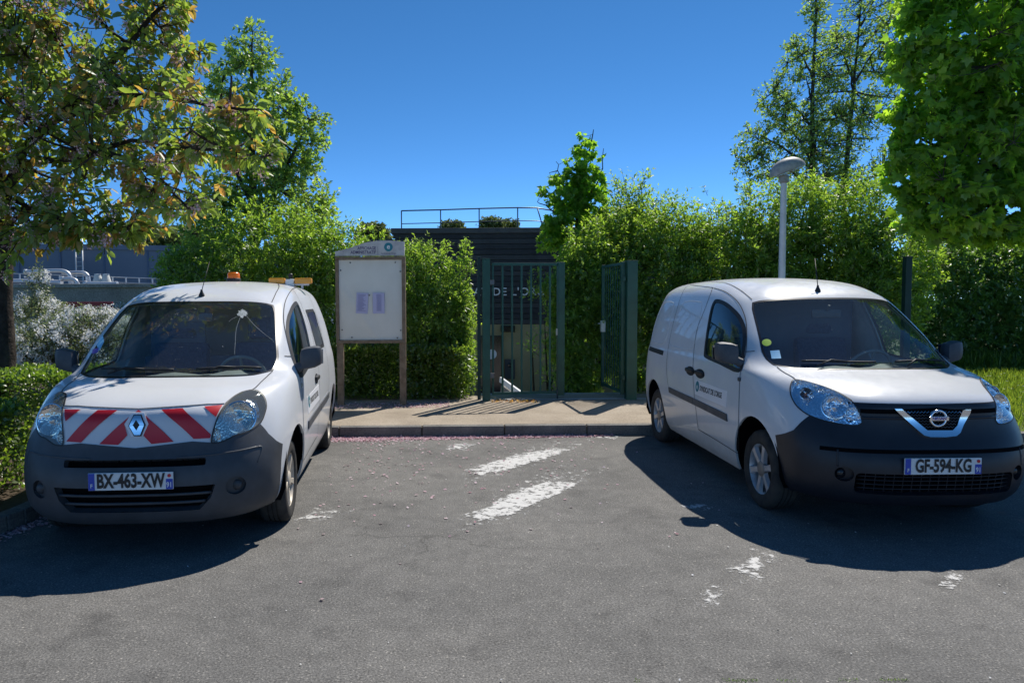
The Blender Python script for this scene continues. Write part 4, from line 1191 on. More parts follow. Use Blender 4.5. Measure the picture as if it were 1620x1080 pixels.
bm = bmesh.new(); lathe(bm, [(.0, -.060), (.062, -.059), (.062, -.055)], 28, 'y', (.265, 0, zt + .135)); bm_obj('logo_disc', bm, 'decal_teal', hd)
Vv, Fc = text_mesh('e', .10, 0, 'CENTER', 1, .002); pydata('logo_mark', [(.265 + v[0], -.062, zt + .14 + v[1]) for v in Vv], Fc, 'letter_white', hd)
Vv, Fc = text_mesh("Syndicat de l'Orge", .034, 0, 'CENTER', .85, 0); pydata('header_lettering', [(.265 + v[0], -.057, zt + .045 + v[1]) for v in Vv], Fc, 'header_ink', hd)
box('divider', (.11, -.058, zt + .03), (.114, -.054, zt + .14), 'header_ink', hd)

# =================================================================== lamp post
q = pix_at(1237, 430, 11.55); lp = empty('street_lamp', (q.x, q.y, .06))
tag(lp, 'white lamp post with a grey dome-shaped lamp head', 'lamp post')
hz = pix_at(1239, 288, 11.55).z - .06
bm = bmesh.new(); tube(bm, [(0, 0, -.1), (0, 0, 1.0), (.0, 0, hz)], [.062, .057, .045], 18); bm_obj('pole', bm, 'lamp_pole_white', lp, True, 50)
bm = bmesh.new(); lathe(bm, [(.046, -.02), (.075, .0), (.075, .075), (.06, .10)], 18, 'z', (0, 0, hz)); bm_obj('collar', bm, 'lamp_head_grey', lp, True, 40)
def capsule_shell(lo, hi, seg=28):
    bm = bmesh.new(); rings = []
    for k in range(9):
        a = R(90) * k / 8; rr = math.cos(a) if k < 8 else .02; z = math.sin(a)
        ring = []
        for q_ in range(seg):
            t = 2 * math.pi * q_ / seg; cx, sy = math.cos(t), math.sin(t)
            ex = (abs(cx) ** .85) * (1 if cx > 0 else -1) * rr
            ring.append(bm.verts.new((.065 + ex * .285, sy * rr * .17, z)))
        rings.append(ring)
    for r0, r1 in zip(rings, rings[1:]):
        for q_ in range(seg): bm.faces.new((r0[q_], r0[(q_ + 1) % seg], r1[(q_ + 1) % seg], r1[q_]))
    bm.faces.new(rings[-1])
    for v in bm.verts: v.co.z = v.co.z * hi if hi > 0 else v.co.z * hi
    return bm
tilt = Matrix.Translation((0, 0, hz + .145)) @ Matrix.Rotation(R(-20), 4, 'Y')
bm = capsule_shell(0, .205)
for v in bm.verts: v.co = tilt @ v.co
bm_obj('head_shell', bm, 'lamp_head_grey', lp, True, 60)
bm = capsule_shell(0, -.05)
for v in bm.verts: v.co = tilt @ (v.co * Vector((.93, .93, 1)).x if False else Vector((.05 + (v.co.x - .05) * .95, v.co.y * .95, v.co.z)))
bmesh.ops.recalc_face_normals(bm, faces=bm.faces)
bm_obj('head_bowl', bm, 'lamp_bowl_glass', lp, True, 60)
bm = bmesh.new(); tube(bm, [tilt @ Vector((-.1, 0, .02)), tilt @ Vector((.18, 0, .02))], .03, 10); bm_obj('lamp_tube', bm, 'vent_white', lp, True)

# =================================================================== building behind the gate
bd = empty('office_building', (0, 24, -1.75)); tag(bd, 'low office building clad in dark horizontal boards above a yellow entrance', 'building')
Z0 = 1.75
bxl, bxr = pix_at(622, 400, 24).x, 9.0
zc, zt2 = pix_at(800, 513, 24).z, pix_at(700, 361, 24).z
box('core', (bxl + .06, .06, 0), (bxr, 9, Z0 + zt2 - .12), 'slate_board', bd)
nb_ = 17; hgt = (zt2 - .17 - zc) / nb_
bm = bmesh.new(); bx(bm, (bxl, 0, .012), (bxr, .055, hgt - .006), .008); pm = bpy.data.meshes.new('board'); bm.to_mesh(pm); bm.free(); pm.materials.append(MAT['slate_board'])
pm2 = pm.copy(); pm2.materials.clear(); pm2.materials.append(MAT['slate_board_pale'])
for k in range(nb_):
    o = bpy.data.objects.new('board', pm if (k * 7) % 3 else pm2); COL.objects.link(o); o.parent = bd; o.location = (0, -.012 * ((k * 5) % 3) / 2, Z0 + zc + k * hgt)
box('roof_edge', (bxl - .06, -.08, Z0 + zt2 - .17), (bxr, .6, Z0 + zt2), 'roof_edge', bd, .01)
box('entrance_wall', (bxl + .3, .02, 0), (bxr, .058, Z0 + zc - .003), 'render_yellow', bd)
def bpix(px, py): p = pix_at(px, py, 24); return p.x, p.z + Z0
x0, z1 = bpix(774, 531); x1, _ = bpix(793, 531)
dr_ = box('door', (x0 - .35, -.03, 0), (x1, .015, z1), 'door_dark', bd, .01)
box('door_frame', (x1 + .002, -.05, 0), (x1 + .06, .01, z1 + .06), 'green_steel', dr_)
xa, za = bpix(792, 515); xb, zb_ = bpix(800, 525); box('fascia_box', (xa, -.10, zb_), (xb + .3, .015, za), 'door_dark', bd, .01)
xa, za = bpix(804, 573); bm = bmesh.new(); bx(bm, (xa - .12, -.05, za - .55), (xa + .22, .015, za + .1), .01); bm_obj('letter_box', bm, 'slate_board_pale', bd)
xa, za = bpix(778, 560); bm = bmesh.new(); lathe(bm, [(.0, -.052), (.16, -.052), (.16, -.04)], 24, 'y', (xa, 0, za)); bm_obj('door_sticker', bm, 'letter_white', bd)
xa, za = bpix(806.5, 577); bm = bmesh.new(); lathe(bm, [(.0, -.10), (.07, -.09), (.07, -.05)], 20, 'y', (xa, 0, za)); bm_obj('intercom', bm, 'door_dark', bd)
# lettering
p0, pz_ = bpix(779, 462); p1, _ = bpix(856, 462)
Vv, Fc = text_mesh("SYNDICAT DE L'ORGE", .385, .02, 'LEFT', 1.0, .004, 1.12)
vx = [v[0] for v in Vv]; wt = max(vx)
Vl, Fl = text_mesh("SYNDICAT ", .385, .02, 'LEFT', 1.0, .004, 1.12)
xe = bpix(871, 462)[0]; xd = bpix(779, 462)[0]
Vd, Fd = text_mesh("DE L'ORGE", .385, .02, 'LEFT', 1.0, .004, 1.12); wd = max(v[0] for v in Vd); sc_ = (xe - xd) / wd
letters = "SYNDICAT DE L'ORGE"
for k, ch in enumerate(letters):
    if ch == ' ': continue
    Va, Fa = text_mesh(letters[:k + 1], .385, .02, 'LEFT', 1.0, .004, 1.12); Vc, Fc = text_mesh(ch, .385, .02, 'LEFT', 1.0, .004, 1.12)
    xo = max(v[0] for v in Va) - max(v[0] for v in Vc)
    pydata('wall_letter', [(xe - (wt - v[0] - xo) * sc_, -.04 - v[2], pz_ + v[1] * sc_) for v in Vc], Fc, 'letter_white', bd)
# low wing on the left
xl, zl = bpix(570, 377)
box('side_wing', (xl, 2.0, 0), (bxl + .05, 8, zl), 'slate_board', bd)
box('wing_edge', (xl - .05, 1.9, zl + .001), (bxl + .05, 8, zl + .12), 'roof_edge', bd)
# roof railing
rr = empty('roof_railing', (0, 25.2, -1.75)); tag(rr, 'thin grey steel railing along the flat roof of the dark building', 'railing')
def rpix(px, py): p = pix_at(px, py, 25.2); return p.x, p.z + Z0
tops = [(635, 333.5), (697, 332), (758, 330), (819, 328.5), (850, 329)]
pts = [rpix(*t) for t in tops]; zr = Z0 + zt2 - .05
for x, z in pts[:-1]:
    bm = bmesh.new(); tube(bm, [(x, 0, zr), (x, 0, z)], .022, 6); bm_obj('rail_post', bm, 'rail_steel', rr, True)
bm = bmesh.new(); x, z = pts[-1]; tube(bm, [(x + .25, .0, zr), (x, 0, z)], .022, 6); bm_obj('rail_post', bm, 'rail_steel', rr, True)
bm = bmesh.new(); tube(bm, [(x, 0, z) for x, z in pts] + [(pts[-1][0] + 1.2, 1.5, pts[-1][1])], .024, 6); bm_obj('top_rail', bm, 'rail_steel', rr, True)
bm = bmesh.new(); tube(bm, [(x, 0, z - .44) for x, z in pts] + [(pts[-1][0] + 1.2, 1.5, pts[-1][1] - .44)], .016, 6); bm_obj('mid_rail', bm, 'rail_steel', rr, True)
# white edge of the access ramp
ra = empty('ramp_parapet', (0, 0, 0)); tag(ra, 'white sloping parapet of the access ramp in front of the yellow entrance', 'parapet')
bm = bmesh.new()
a, b = pix_at(792, 600, 18.5), pix_at(824, 623, 17.5)
beam(bm, a, b + (b - a) * 1.2, .06, .13); bm_obj('coping', bm, 'letter_white', ra)
bm = bmesh.new(); beam(bm, a - Vector((0, -.05, .65)), b + (b - a) * 1.2 - Vector((0, -.05, .65)), .08, 1.05); bm_obj('wall', bm, 'dirty_concrete', ra)

# =================================================================== waterworks on the left
tk = empty('storage_tank', (-27.5, 66, -1.75)); tag(tk, 'huge round blue-grey storage tank behind the flowering shrubs', 'tank')
zt3 = pix_at(120, 386, 48).z + 1.75
bm = bmesh.new(); lathe(bm, [(18, 0), (18, zt3 - .35), (18.12, zt3 - .34), (18.12, zt3), (17.6, zt3)], 96, 'z'); bm_obj('shell', bm, 'tank_blue', tk, True, 40)
for k in range(9):
    a_ = R(-90 + (k - 4.3) * 8.5)
    bm = bmesh.new(); tube(bm, [(18.03 * math.cos(a_), 18.03 * math.sin(a_), 0), (18.03 * math.cos(a_), 18.03 * math.sin(a_), zt3 - .36)], .05, 6); bm_obj('seam_rib', bm, 'tank_blue', tk, True)
lx = pix_at(130, 410, 48).x + 27.5
for dx in (-.22, .22):
    bm = bmesh.new(); tube(bm, [(lx + dx, -18.4, .5), (lx + dx, -18.4, zt3 + .4)], .05, 6); bm_obj('ladder_rail', bm, 'galvanised', tk, True)
for k in range(24):
    bm = bmesh.new(); tube(bm, [(lx - .22, -18.4, .6 + k * .28), (lx + .22, -18.4, .6 + k * .28)], .025, 5); bm_obj('ladder_rung', bm, 'galvanised', tk)
rl = empty('tank_railing', (0, 0, 0)); tag(rl, 'pale railing on the rim of the storage tank', 'railing')
ptr = [pix_at(x, 372 + (x - 28) * .08, 50) for x in (28, 38, 48, 58, 68)]
for p in ptr:
    bm = bmesh.new(); tube(bm, [(p.x, p.y, p.z - 1.0), p], .045, 5); bm_obj('rail_post', bm, 'galvanised', rl)
for dz in (0, -.45):
    bm = bmesh.new(); tube(bm, [(p.x, p.y, p.z + dz) for p in ptr], .04, 5); bm_obj('rail', bm, 'galvanised', rl)
bs = empty('concrete_basin', (0, 26, -1.75)); tag(bs, 'stained concrete basin wall carrying the galvanised pipes', 'basin')
xl, xr_ = pix_at(-40, 450, 26).x, pix_at(262, 450, 26).x; zt4 = pix_at(120, 449, 26).z + 1.75
box('wall', (xl, 0, 0), (xr_, 14, zt4 - .14), 'dirty_concrete', bs)
box('coping', (xl, -.12, zt4 - .139), (xr_ + .1, 14, zt4), 'dirty_concrete', bs, .02)
def pipe(label, pts, r, n=6):
    o = tag(empty('pipe_bend'), label, 'pipe', 'galvanised pipes on the basin')
    P = [pix_at(x, y, Y) for x, y, Y in pts]
    P = [Vector(p) for p in smooth_loop([tuple(p) for p in P], False, 5)]
    bm = bmesh.new(); tube(bm, P, r, 14); bm_obj('pipe', bm, 'galvanised', o, True, 50)
    for p, q in ((P[0], P[1]), (P[-1], P[-2])):
        d = (q - p).normalized(); bm = bmesh.new(); tube(bm, [p - d * .02, p + d * .06], r * 1.35, 14); bm_obj('flange', bm, 'galvanised', o, True, 50)
pipe('large galvanised pipe arching over the basin beside the ladder', [(40, 430, 27), (75, 428.5, 27), (98, 428.5, 27), (108, 433, 27), (111, 441, 27), (111.5, 452, 27)], .075)
pipe('second galvanised arch pipe of the basin, beside the white vents', [(100, 432, 27.6), (118, 431, 27.6), (132, 431.5, 27.6), (138.5, 436, 27.6), (140, 443, 27.6), (141, 452, 27.6)], .07)
pipe('straight low galvanised pipe lying along the basin', [(14, 445, 26.6), (40, 445, 26.6), (80, 446, 26.6), (97, 447, 26.6)], .085)
pipe('short low galvanised pipe ending below the second arch', [(98, 441, 26.4), (112, 441, 26.4), (120, 444, 26.4), (122, 450, 26.4)], .07)
pipe('low galvanised pipe running past the foot of the vents', [(135, 448, 26.3), (160, 448.5, 26.3), (185, 449, 26.3)], .07)
for px, vl in ((155, 'white cone-shaped vent standing on the basin next to the arch pipe'), (168, 'white cone-shaped vent standing on the basin next to the open railing')):
    p = pix_at(px, 449, 26.8); o = tag(empty('vent_cone', (p.x, p.y, zt4 - 1.75)), vl, 'vent', 'white vents on the basin')
    bm = bmesh.new(); lathe(bm, [(.20, -.02), (.19, .05), (.11, .33), (.10, .35)], 20, 'z'); bm_obj('cone', bm, 'vent_white', o, True, 40)
    bm = bmesh.new(); lathe(bm, [(.115, .34), (.115, .37), (.0, .38)], 20, 'z'); bm_obj('lid', bm, 'galvanised', o, True, 40)
br = empty('basin_railing', (0, 0, 0)); tag(br, 'galvanised post and rail guard running along the concrete basin', 'railing')
P = [pix_at(x, 432 + (x - 10) * .035, 27.2) for x in range(10, 300, 21)]
for p in P:
    bm = bmesh.new(); tube(bm, [(p.x, p.y, zt4 - 1.8), p], .024, 6); bm_obj('rail_post', bm, 'galvanised', br)
for dz in (0, -.2):
    bm = bmesh.new(); tube(bm, [(p.x, p.y, p.z + dz) for p in P], .022, 6); bm_obj('rail', bm, 'galvanised', br)
p = pix_at(135, 481, 20); o = tag(empty('red_barrier', (p.x, 20, gz(0, 20))), 'low red barrier below the concrete basin wall', 'barrier')
box('plank', (-.75, -.03, p.z - gz(0, 20) - .12), (.75, .03, p.z - gz(0, 20) + .06), 'red_paint', o, .01)
for x in (-.6, .6): box('leg', (x - .04, -.02, -.05), (x + .04, .02, p.z - gz(0, 20) - .121), 'red_paint', o)
# =================================================================== plants
def leaf_mat(name, dark, mid, light, trans, tw=.45, gloss=.05, gain=1.0):
    dark, mid, light = (tuple(min(.85, v * gain) for v in c) for c in (dark, mid, light))
    m = bpy.data.materials.new(name); m.use_nodes = True; MAT[name] = m
    n, l = m.node_tree.nodes, m.node_tree.links; n.clear()
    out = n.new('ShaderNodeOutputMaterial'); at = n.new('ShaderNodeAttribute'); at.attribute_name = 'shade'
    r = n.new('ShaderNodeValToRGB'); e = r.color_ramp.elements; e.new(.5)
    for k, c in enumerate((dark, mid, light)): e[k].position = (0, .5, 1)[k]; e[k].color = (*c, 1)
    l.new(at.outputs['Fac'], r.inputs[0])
    d = n.new('ShaderNodeBsdfDiffuse'); l.new(r.outputs[0], d.inputs[0])
    t = n.new('ShaderNodeBsdfTranslucent')
    mc = n.new('ShaderNodeMix'); mc.data_type = 'RGBA'; mc.blend_type = 'MULTIPLY'; mc.inputs[0].default_value = 1.0; mc.inputs[7].default_value = (*trans, 1); l.new(r.outputs[0], mc.inputs[6]); l.new(mc.outputs[2], t.inputs[0])
    mx = n.new('ShaderNodeMixShader'); mx.inputs[0].default_value = tw; l.new(d.outputs[0], mx.inputs[1]); l.new(t.outputs[0], mx.inputs[2])
    g = n.new('ShaderNodeBsdfGlossy'); g.inputs['Roughness'].default_value = .38; g.inputs[0].default_value = (.8, .8, .8, 1)
    m2 = n.new('ShaderNodeMixShader'); m2.inputs[0].default_value = gloss; l.new(mx.outputs[0], m2.inputs[1]); l.new(g.outputs[0], m2.inputs[2]); l.new(m2.outputs[0], out.inputs['Surface'])
leaf_mat('leaf_cherry', (.050, .078, .020), (.082, .112, .028), (.19, .088, .036), (2.8, 2.8, 1.3), 0.52, .06, gain=2.0)
leaf_mat('leaf_alder', (.046, .075, .022), (.080, .115, .032), (.125, .15, .045), (2.6, 2.7, 1.2), 0.5, .05, gain=2.5)
leaf_mat('leaf_shrub', (.046, .082, .020), (.088, .138, .030), (.16, .195, .048), (2.9, 2.9, 1.1), 0.55, .06, gain=1.85)
leaf_mat('leaf_hedge', (.040, .070, .014), (.075, .115, .020), (.14, .17, .030), (2.7, 2.8, 1.1), 0.52, .07, gain=2.3)
leaf_mat('leaf_hedge_shaded', (.040, .070, .014), (.070, .110, .020), (.13, .16, .030), (2.5, 2.6, 1.1), .5, .07, gain=1.7)  # dimmer copy of leaf_hedge; the cherry's shade is put into its colour
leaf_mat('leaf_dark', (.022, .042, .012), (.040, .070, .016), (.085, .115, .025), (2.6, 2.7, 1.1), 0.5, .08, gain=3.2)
leaf_mat('leaf_maple', (.048, .090, .018), (.080, .138, .026), (.14, .19, .034), (2.9, 3.0, .9), 0.58, .03, gain=2.0)
leaf_mat('leaf_grey', (.075, .095, .050), (.11, .135, .065), (.17, .19, .09), (1.9, 2.0, 1.3), .35, .05, gain=1.4)
leaf_mat('leaf_grass', (.050, .085, .014), (.085, .130, .022), (.15, .18, .035), (2.2, 2.2, 1.0), .45, .03, gain=1.9)
leaf_mat('petal_white', (.50, .50, .48), (.62, .62, .60), (.72, .71, .66), (1.2, 1.2, 1.2), .3, .0, gain=1.4)
leaf_mat('petal_pink', (.46, .27, .31), (.58, .42, .46), (.66, .56, .58), (1.2, 1.1, 1.1), .3, .0, gain=1.15)
leaf_mat('leaf_far', (.075, .10, .035), (.10, .13, .05), (.14, .16, .06), (1.6, 1.6, 1.1), .35, .02, gain=1.3)
varied('bark_cherry', (.028, .022, .019), (.075, .060, .050), 9, .9, .15, 30, .7, .02)
varied('bark_grey', (.040, .036, .030), (.085, .076, .062), 12, .9, .15, 40, .5, .01)
varied('twig_brown', (.045, .034, .024), (.08, .062, .042), 20, .9, .1)

rng = np.random.default_rng(11)
TPL = {
 'lance': ([(0, 0, 0), (.42, .19, .05), (1, 0, -.06), (.42, -.19, .05)], [(0, 1, 2), (0, 2, 3)]),
 'oval': ([(0, 0, 0), (.28, .20, .05), (.66, .19, .04), (1, 0, -.08), (.66, -.19, .04), (.28, -.20, .05)], [(0, 1, 2, 3), (0, 3, 4, 5)]),
 'round': ([(0, 0, 0), (.35, .36, .07), (1, 0, -.05), (.35, -.36, .07)], [(0, 1, 2), (0, 2, 3)]),
 'maple': ([(0, 0, 0), (.08, .30, .02), (.02, .52, -.05), (.30, .40, .03), (.52, .60, -.04), (.55, .24, .04), (1, 0, -.12),
            (.55, -.24, .04), (.52, -.60, -.04), (.30, -.40, .03), (.02, -.52, -.05), (.08, -.30, .02)], [(0, 1, 2, 3, 4, 5, 6), (0, 6, 7, 8, 9, 10, 11)]),
 'blade': ([(0, .03, 0), (0, -.03, 0), (.6, -.02, .04), (1, 0, .16), (.6, .02, .04)], [(0, 1, 2, 3, 4)]),
 'petal': ([(0, 0, 0), (.5, .38, .06), (1, 0, .1), (.5, -.38, .06)], [(0, 1, 2), (0, 2, 3)]),
}
def unit(a): return a / (np.linalg.norm(a, axis=-1, keepdims=True) + 1e-9)
def leaves(name, pos, ax, up, size, shade, tpl, mat, parent=None):
    """one mesh of many leaves; ax = along the leaf, up = its face"""
    n = len(pos)
    V, F = TPL[tpl]; V = np.array(V); k = len(V)
    ax = unit(ax); sd = unit(np.cross(up, ax)); nr = np.cross(ax, sd)
    P = pos[:, None, :] + size[:, None, None] * (V[None, :, 0:1] * ax[:, None] + V[None, :, 1:2] * sd[:, None] + V[None, :, 2:3] * nr[:, None])
    lens = np.array([len(f) for f in F]); idx = np.concatenate([np.array(f) for f in F])
    li = (np.arange(n)[:, None] * k + idx[None]).ravel()
    lt = np.tile(lens, n); ls = np.concatenate([[0], np.cumsum(lt)[:-1]])
    me = bpy.data.meshes.new(name)
    me.vertices.add(n * k); me.vertices.foreach_set('co', P.astype(np.float32).ravel())
    me.loops.add(len(li)); me.loops.foreach_set('vertex_index', li.astype(np.int32))
    me.polygons.add(len(lt)); me.polygons.foreach_set('loop_start', ls.astype(np.int32)); me.polygons.foreach_set('loop_total', lt.astype(np.int32))
    me.update(calc_edges=True)
    a = me.attributes.new('shade', 'FLOAT', 'POINT'); a.data.foreach_set('value', np.repeat(np.clip(shade, 0, 1), k).astype(np.float32))
    return link_mesh(name, me, mat, parent)
def tubes(name, lines, mat, parent=None, seg=5):
    """lines: list of (points (k,3), radii (k,))"""
    VV, FF = [], []; base = 0; ang = np.arange(seg) * 2 * math.pi / seg
    for P, rad in lines:
        P = np.asarray(P, float); rad = np.asarray(rad, float); k = len(P)
        T = unit(np.gradient(P, axis=0)); ref = np.where(np.abs(T[:, 2:3]) > .9, [[1.0, 0, 0]], [[0, 0, 1.0]])
        A = unit(np.cross(T, ref)); Bn = np.cross(T, A)
        ring = P[:, None] + rad[:, None, None] * (A[:, None] * np.cos(ang)[None, :, None] + Bn[:, None] * np.sin(ang)[None, :, None])
        VV.append(ring.reshape(-1, 3))
        i = np.arange(k - 1)[:, None] * seg; j = np.arange(seg)[None]; j2 = (j + 1) % seg
        FF.append(np.stack([i + j, i + j2, i + seg + j2, i + seg + j], -1).reshape(-1, 4) + base); base += k * seg
    V = np.vstack(VV); F = np.vstack(FF); n = len(F)
    me = bpy.data.meshes.new(name); me.vertices.add(len(V)); me.vertices.foreach_set('co', V.astype(np.float32).ravel())
    me.loops.add(n * 4); me.loops.foreach_set('vertex_index', F.ravel().astype(np.int32))
    me.polygons.add(n); me.polygons.foreach_set('loop_start', (np.arange(n) * 4).astype(np.int32)); me.polygons.foreach_set('loop_total', np.full(n, 4, np.int32))
    me.update(calc_edges=True); me.polygons.foreach_set('use_smooth', np.ones(n, bool))
    return link_mesh(name, me, mat, parent)
def px_blobs(bl):
    """(px, py, Y, rx_px, rz_px, ry_m) -> centre, radii"""
    out = []
    for px, py, Y, rx, rz, ry in bl:
        c = pix_at(px, py, Y); s = Y / CAM_F
        out.append((np.array(c), np.array((rx * s, ry, rz * s))))
    return out
def in_blobs(bl, n, shell=0.55, zmin=None):
    """points spread through a union of ellipsoids, pushed towards the outside; returns points and outward directions"""
    vol = np.array([np.prod(r) ** .8 for c, r in bl]); k = rng.choice(len(bl), n, p=vol / vol.sum())
    d = unit(rng.normal(size=(n, 3))); t = rng.random(n) ** (1 / 3); t = 1 - (1 - t) * (1 - shell) / 1.0
    t *= 1 + .10 * np.sin(d[:, 0] * 9 + k) * np.cos(d[:, 2] * 8 + 2 * k) + rng.normal(0, .05, n)
    C = np.array([c for c, r in bl])[k]; Rr = np.array([r for c, r in bl])[k]
    p = C + d * Rr * t[:, None]
    if zmin is not None: ok = p[:, 2] > zmin; p, d = p[ok], d[ok]
    return p, d
def twig_paths(p, parents, par_r, bow=.18, steps=6, r0=.012, r1=.003):
    """curved twigs from the nearest limb point to every tip"""
    lines = []
    PP = np.vstack(parents)
    for q in p:
        dz = q[2] - PP[:, 2]
        dist = ((PP - q) ** 2).sum(1) + np.where(dz < 0, 1.5 * dz ** 2, 0)
        a = PP[np.argmin(dist)]; L = np.linalg.norm(q - a)
        m = (a + q) / 2 + np.array((0, 0, -bow * L * .3)) + rng.normal(0, .07 * L, 3)
        t = np.linspace(0, 1, steps)[:, None]
        lines.append(((1 - t) ** 2 * a + 2 * t * (1 - t) * m + t * t * q, np.linspace(r0 * min(1, .4 + L * .6), r1, steps)))
    return lines
def leaf_on(lines, per, spread, frac=.35):
    """leaf bases and directions along twigs"""
    n = len(lines) * per
    ti = np.repeat(np.arange(len(lines)), per); t = frac + (1 - frac) * rng.random(n) ** .8
    P = np.array([l[0] for l in lines]); k = P.shape[1]
    f = t * (k - 1); i = np.minimum(f.astype(int), k - 2); w = (f - i)[:, None]
    pos = P[ti, i] * (1 - w) + P[ti, i + 1] * w; tang = unit(P[ti, i + 1] - P[ti, i])
    side = unit(np.cross(tang, rng.normal(size=(n, 3))))
    return pos + side * rng.random((n, 1)) * spread, unit(tang * .6 + side * .9), ti

def tree(name, label, cat, limbs, blobs, ntwig, per, lsize, tpl, lmat, bark, twig_r=.012, droop=.25, spread=.02, group=None, shade_top=None, shell=.3, seed=1, frac=.35, base=None):
    global rng; rng = np.random.default_rng(seed)
    b0 = limbs[0][0][0] if base is None else base
    root = empty(name, (0, 0, 0)); tag(root, label, cat, group)
    L = []
    for P, rad in limbs:
        S = smooth_loop(P, False, 4); S = S + rng.normal(0, .012, S.shape); L.append((S, np.interp(np.linspace(0, 1, len(S)), np.linspace(0, 1, len(rad)), rad)))
    tubes('trunk', L, bark, root, 10)
    bl = px_blobs(blobs)
    p, d = in_blobs(bl, ntwig, shell)
    par = [l[0][2:] if len(l[0]) > 6 else l[0] for l in L]
    # secondary boughs first, so that twigs fork from them
    k2 = max(6, ntwig // 28); q, _ = in_blobs(bl, k2, .15)
    b2 = twig_paths(q, par, None, .3, 8, twig_r * 2.6, twig_r * .9)
    tw = twig_paths(p, par + [x[0][2:] for x in b2], None, .2, 6, twig_r, twig_r * .3)
    tag(tubes('bough', b2 + tw, bark, root, 5), kind='stuff')
    pos, ax, ti = leaf_on(tw, per, spread, frac)
    n = len(pos); ax = ax + np.array((0, 0, -droop)) + rng.normal(0, .25, (n, 3)); up = np.array((0, -.25, .8)) + rng.normal(0, .75, (n, 3))
    sz = lsize * (.65 + .6 * rng.random(n)); sh = np.clip(rng.normal(.42, .2, n), 0, .8)
    if shade_top is not None: sh = shade_top(pos, ti, sh, tw)
    leaves('crown', pos, ax, up, sz, sh, tpl, lmat, root)
    return root, tw, pos, bl
def shrub(name, label, cat, blobs, nshoot, per, lsize, tpl, lmat, group=None, shell=.5, seed=1, zmin=.05, shoot=.28, stems=7, z0=.1, up_bias=.5, inner=.35, sprout=0):
    """leafy shoots on a lumpy volume, with stems underneath"""
    global rng; rng = np.random.default_rng(seed)
    root = empty(name, (0, 0, 0)); tag(root, label, cat, group)
    bl = px_blobs(blobs) if len(blobs[0]) == 6 else blobs
    nshoot = int(nshoot * (1.45 if 'distant' not in name else 1)); lsize *= (1.12 if 'distant' not in name else 1)
    p, d = in_blobs(bl, nshoot, shell, zmin)
    if sprout:      # long shoots standing out of the top
        top = np.argsort(-(p[:, 2] + rng.normal(0, .1, len(p))))[:max(1, int(len(p) * sprout))]
        p[top, 2] += rng.random(len(top)) ** 1.6 * .45
    n = len(p); dr = unit(d * .8 + np.array((0, 0, up_bias)) + rng.normal(0, .35, (n, 3))); ln = shoot * (.5 + .9 * rng.random(n))
    st = np.linspace(0, 1, 4)[None, :, None]
    P = p[:, None] + dr[:, None] * (ln[:, None, None] * (st - .6)) + np.array((0, 0, -.04)) * st ** 2
    lines = [(P[i], np.linspace(.005, .002, 4)) for i in range(n)]
    pos, ax, ti = leaf_on(lines, per, .012, .05)
    m = len(pos); up = np.array((0, 0, .9)) + d[ti] * .3 + rng.normal(0, .5, (m, 3))
    tipf = np.clip(((pos - P[ti, 0]) * dr[ti]).sum(1) / ln[ti], 0, 1)
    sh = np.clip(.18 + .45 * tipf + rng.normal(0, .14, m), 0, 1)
    sz = lsize * (.6 + .6 * rng.random(m))
    C = np.array([c for c, r in bl]); w = np.array([r for c, r in bl])
    sl = []
    for k in range(stems):
        i = rng.integers(len(bl)); c, r = bl[i]; a = rng.normal(0, .25, 2) * r[:2]; t = c + unit(rng.normal(size=3)) * r * .6; t[2] = max(t[2], c[2])
        b_ = np.array((c[0] + a[0], c[1] + a[1], z0 - .05)); mid = (b_ + t) / 2 + np.array((0, 0, .1))
        s_ = np.linspace(0, 1, 7)[:, None]; sl.append(((1 - s_) ** 2 * b_ + 2 * s_ * (1 - s_) * mid + s_ ** 2 * t, np.linspace(.022, .005, 7)))
    if inner:
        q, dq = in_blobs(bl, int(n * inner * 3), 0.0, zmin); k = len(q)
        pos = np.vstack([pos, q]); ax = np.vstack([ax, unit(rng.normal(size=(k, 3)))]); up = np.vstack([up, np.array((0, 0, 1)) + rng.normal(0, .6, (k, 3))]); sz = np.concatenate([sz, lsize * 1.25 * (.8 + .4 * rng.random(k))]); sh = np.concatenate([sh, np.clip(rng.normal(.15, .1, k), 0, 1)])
    tubes('stem', sl + lines[::3], 'twig_brown', root, 4)
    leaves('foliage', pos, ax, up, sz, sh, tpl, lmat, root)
    return root
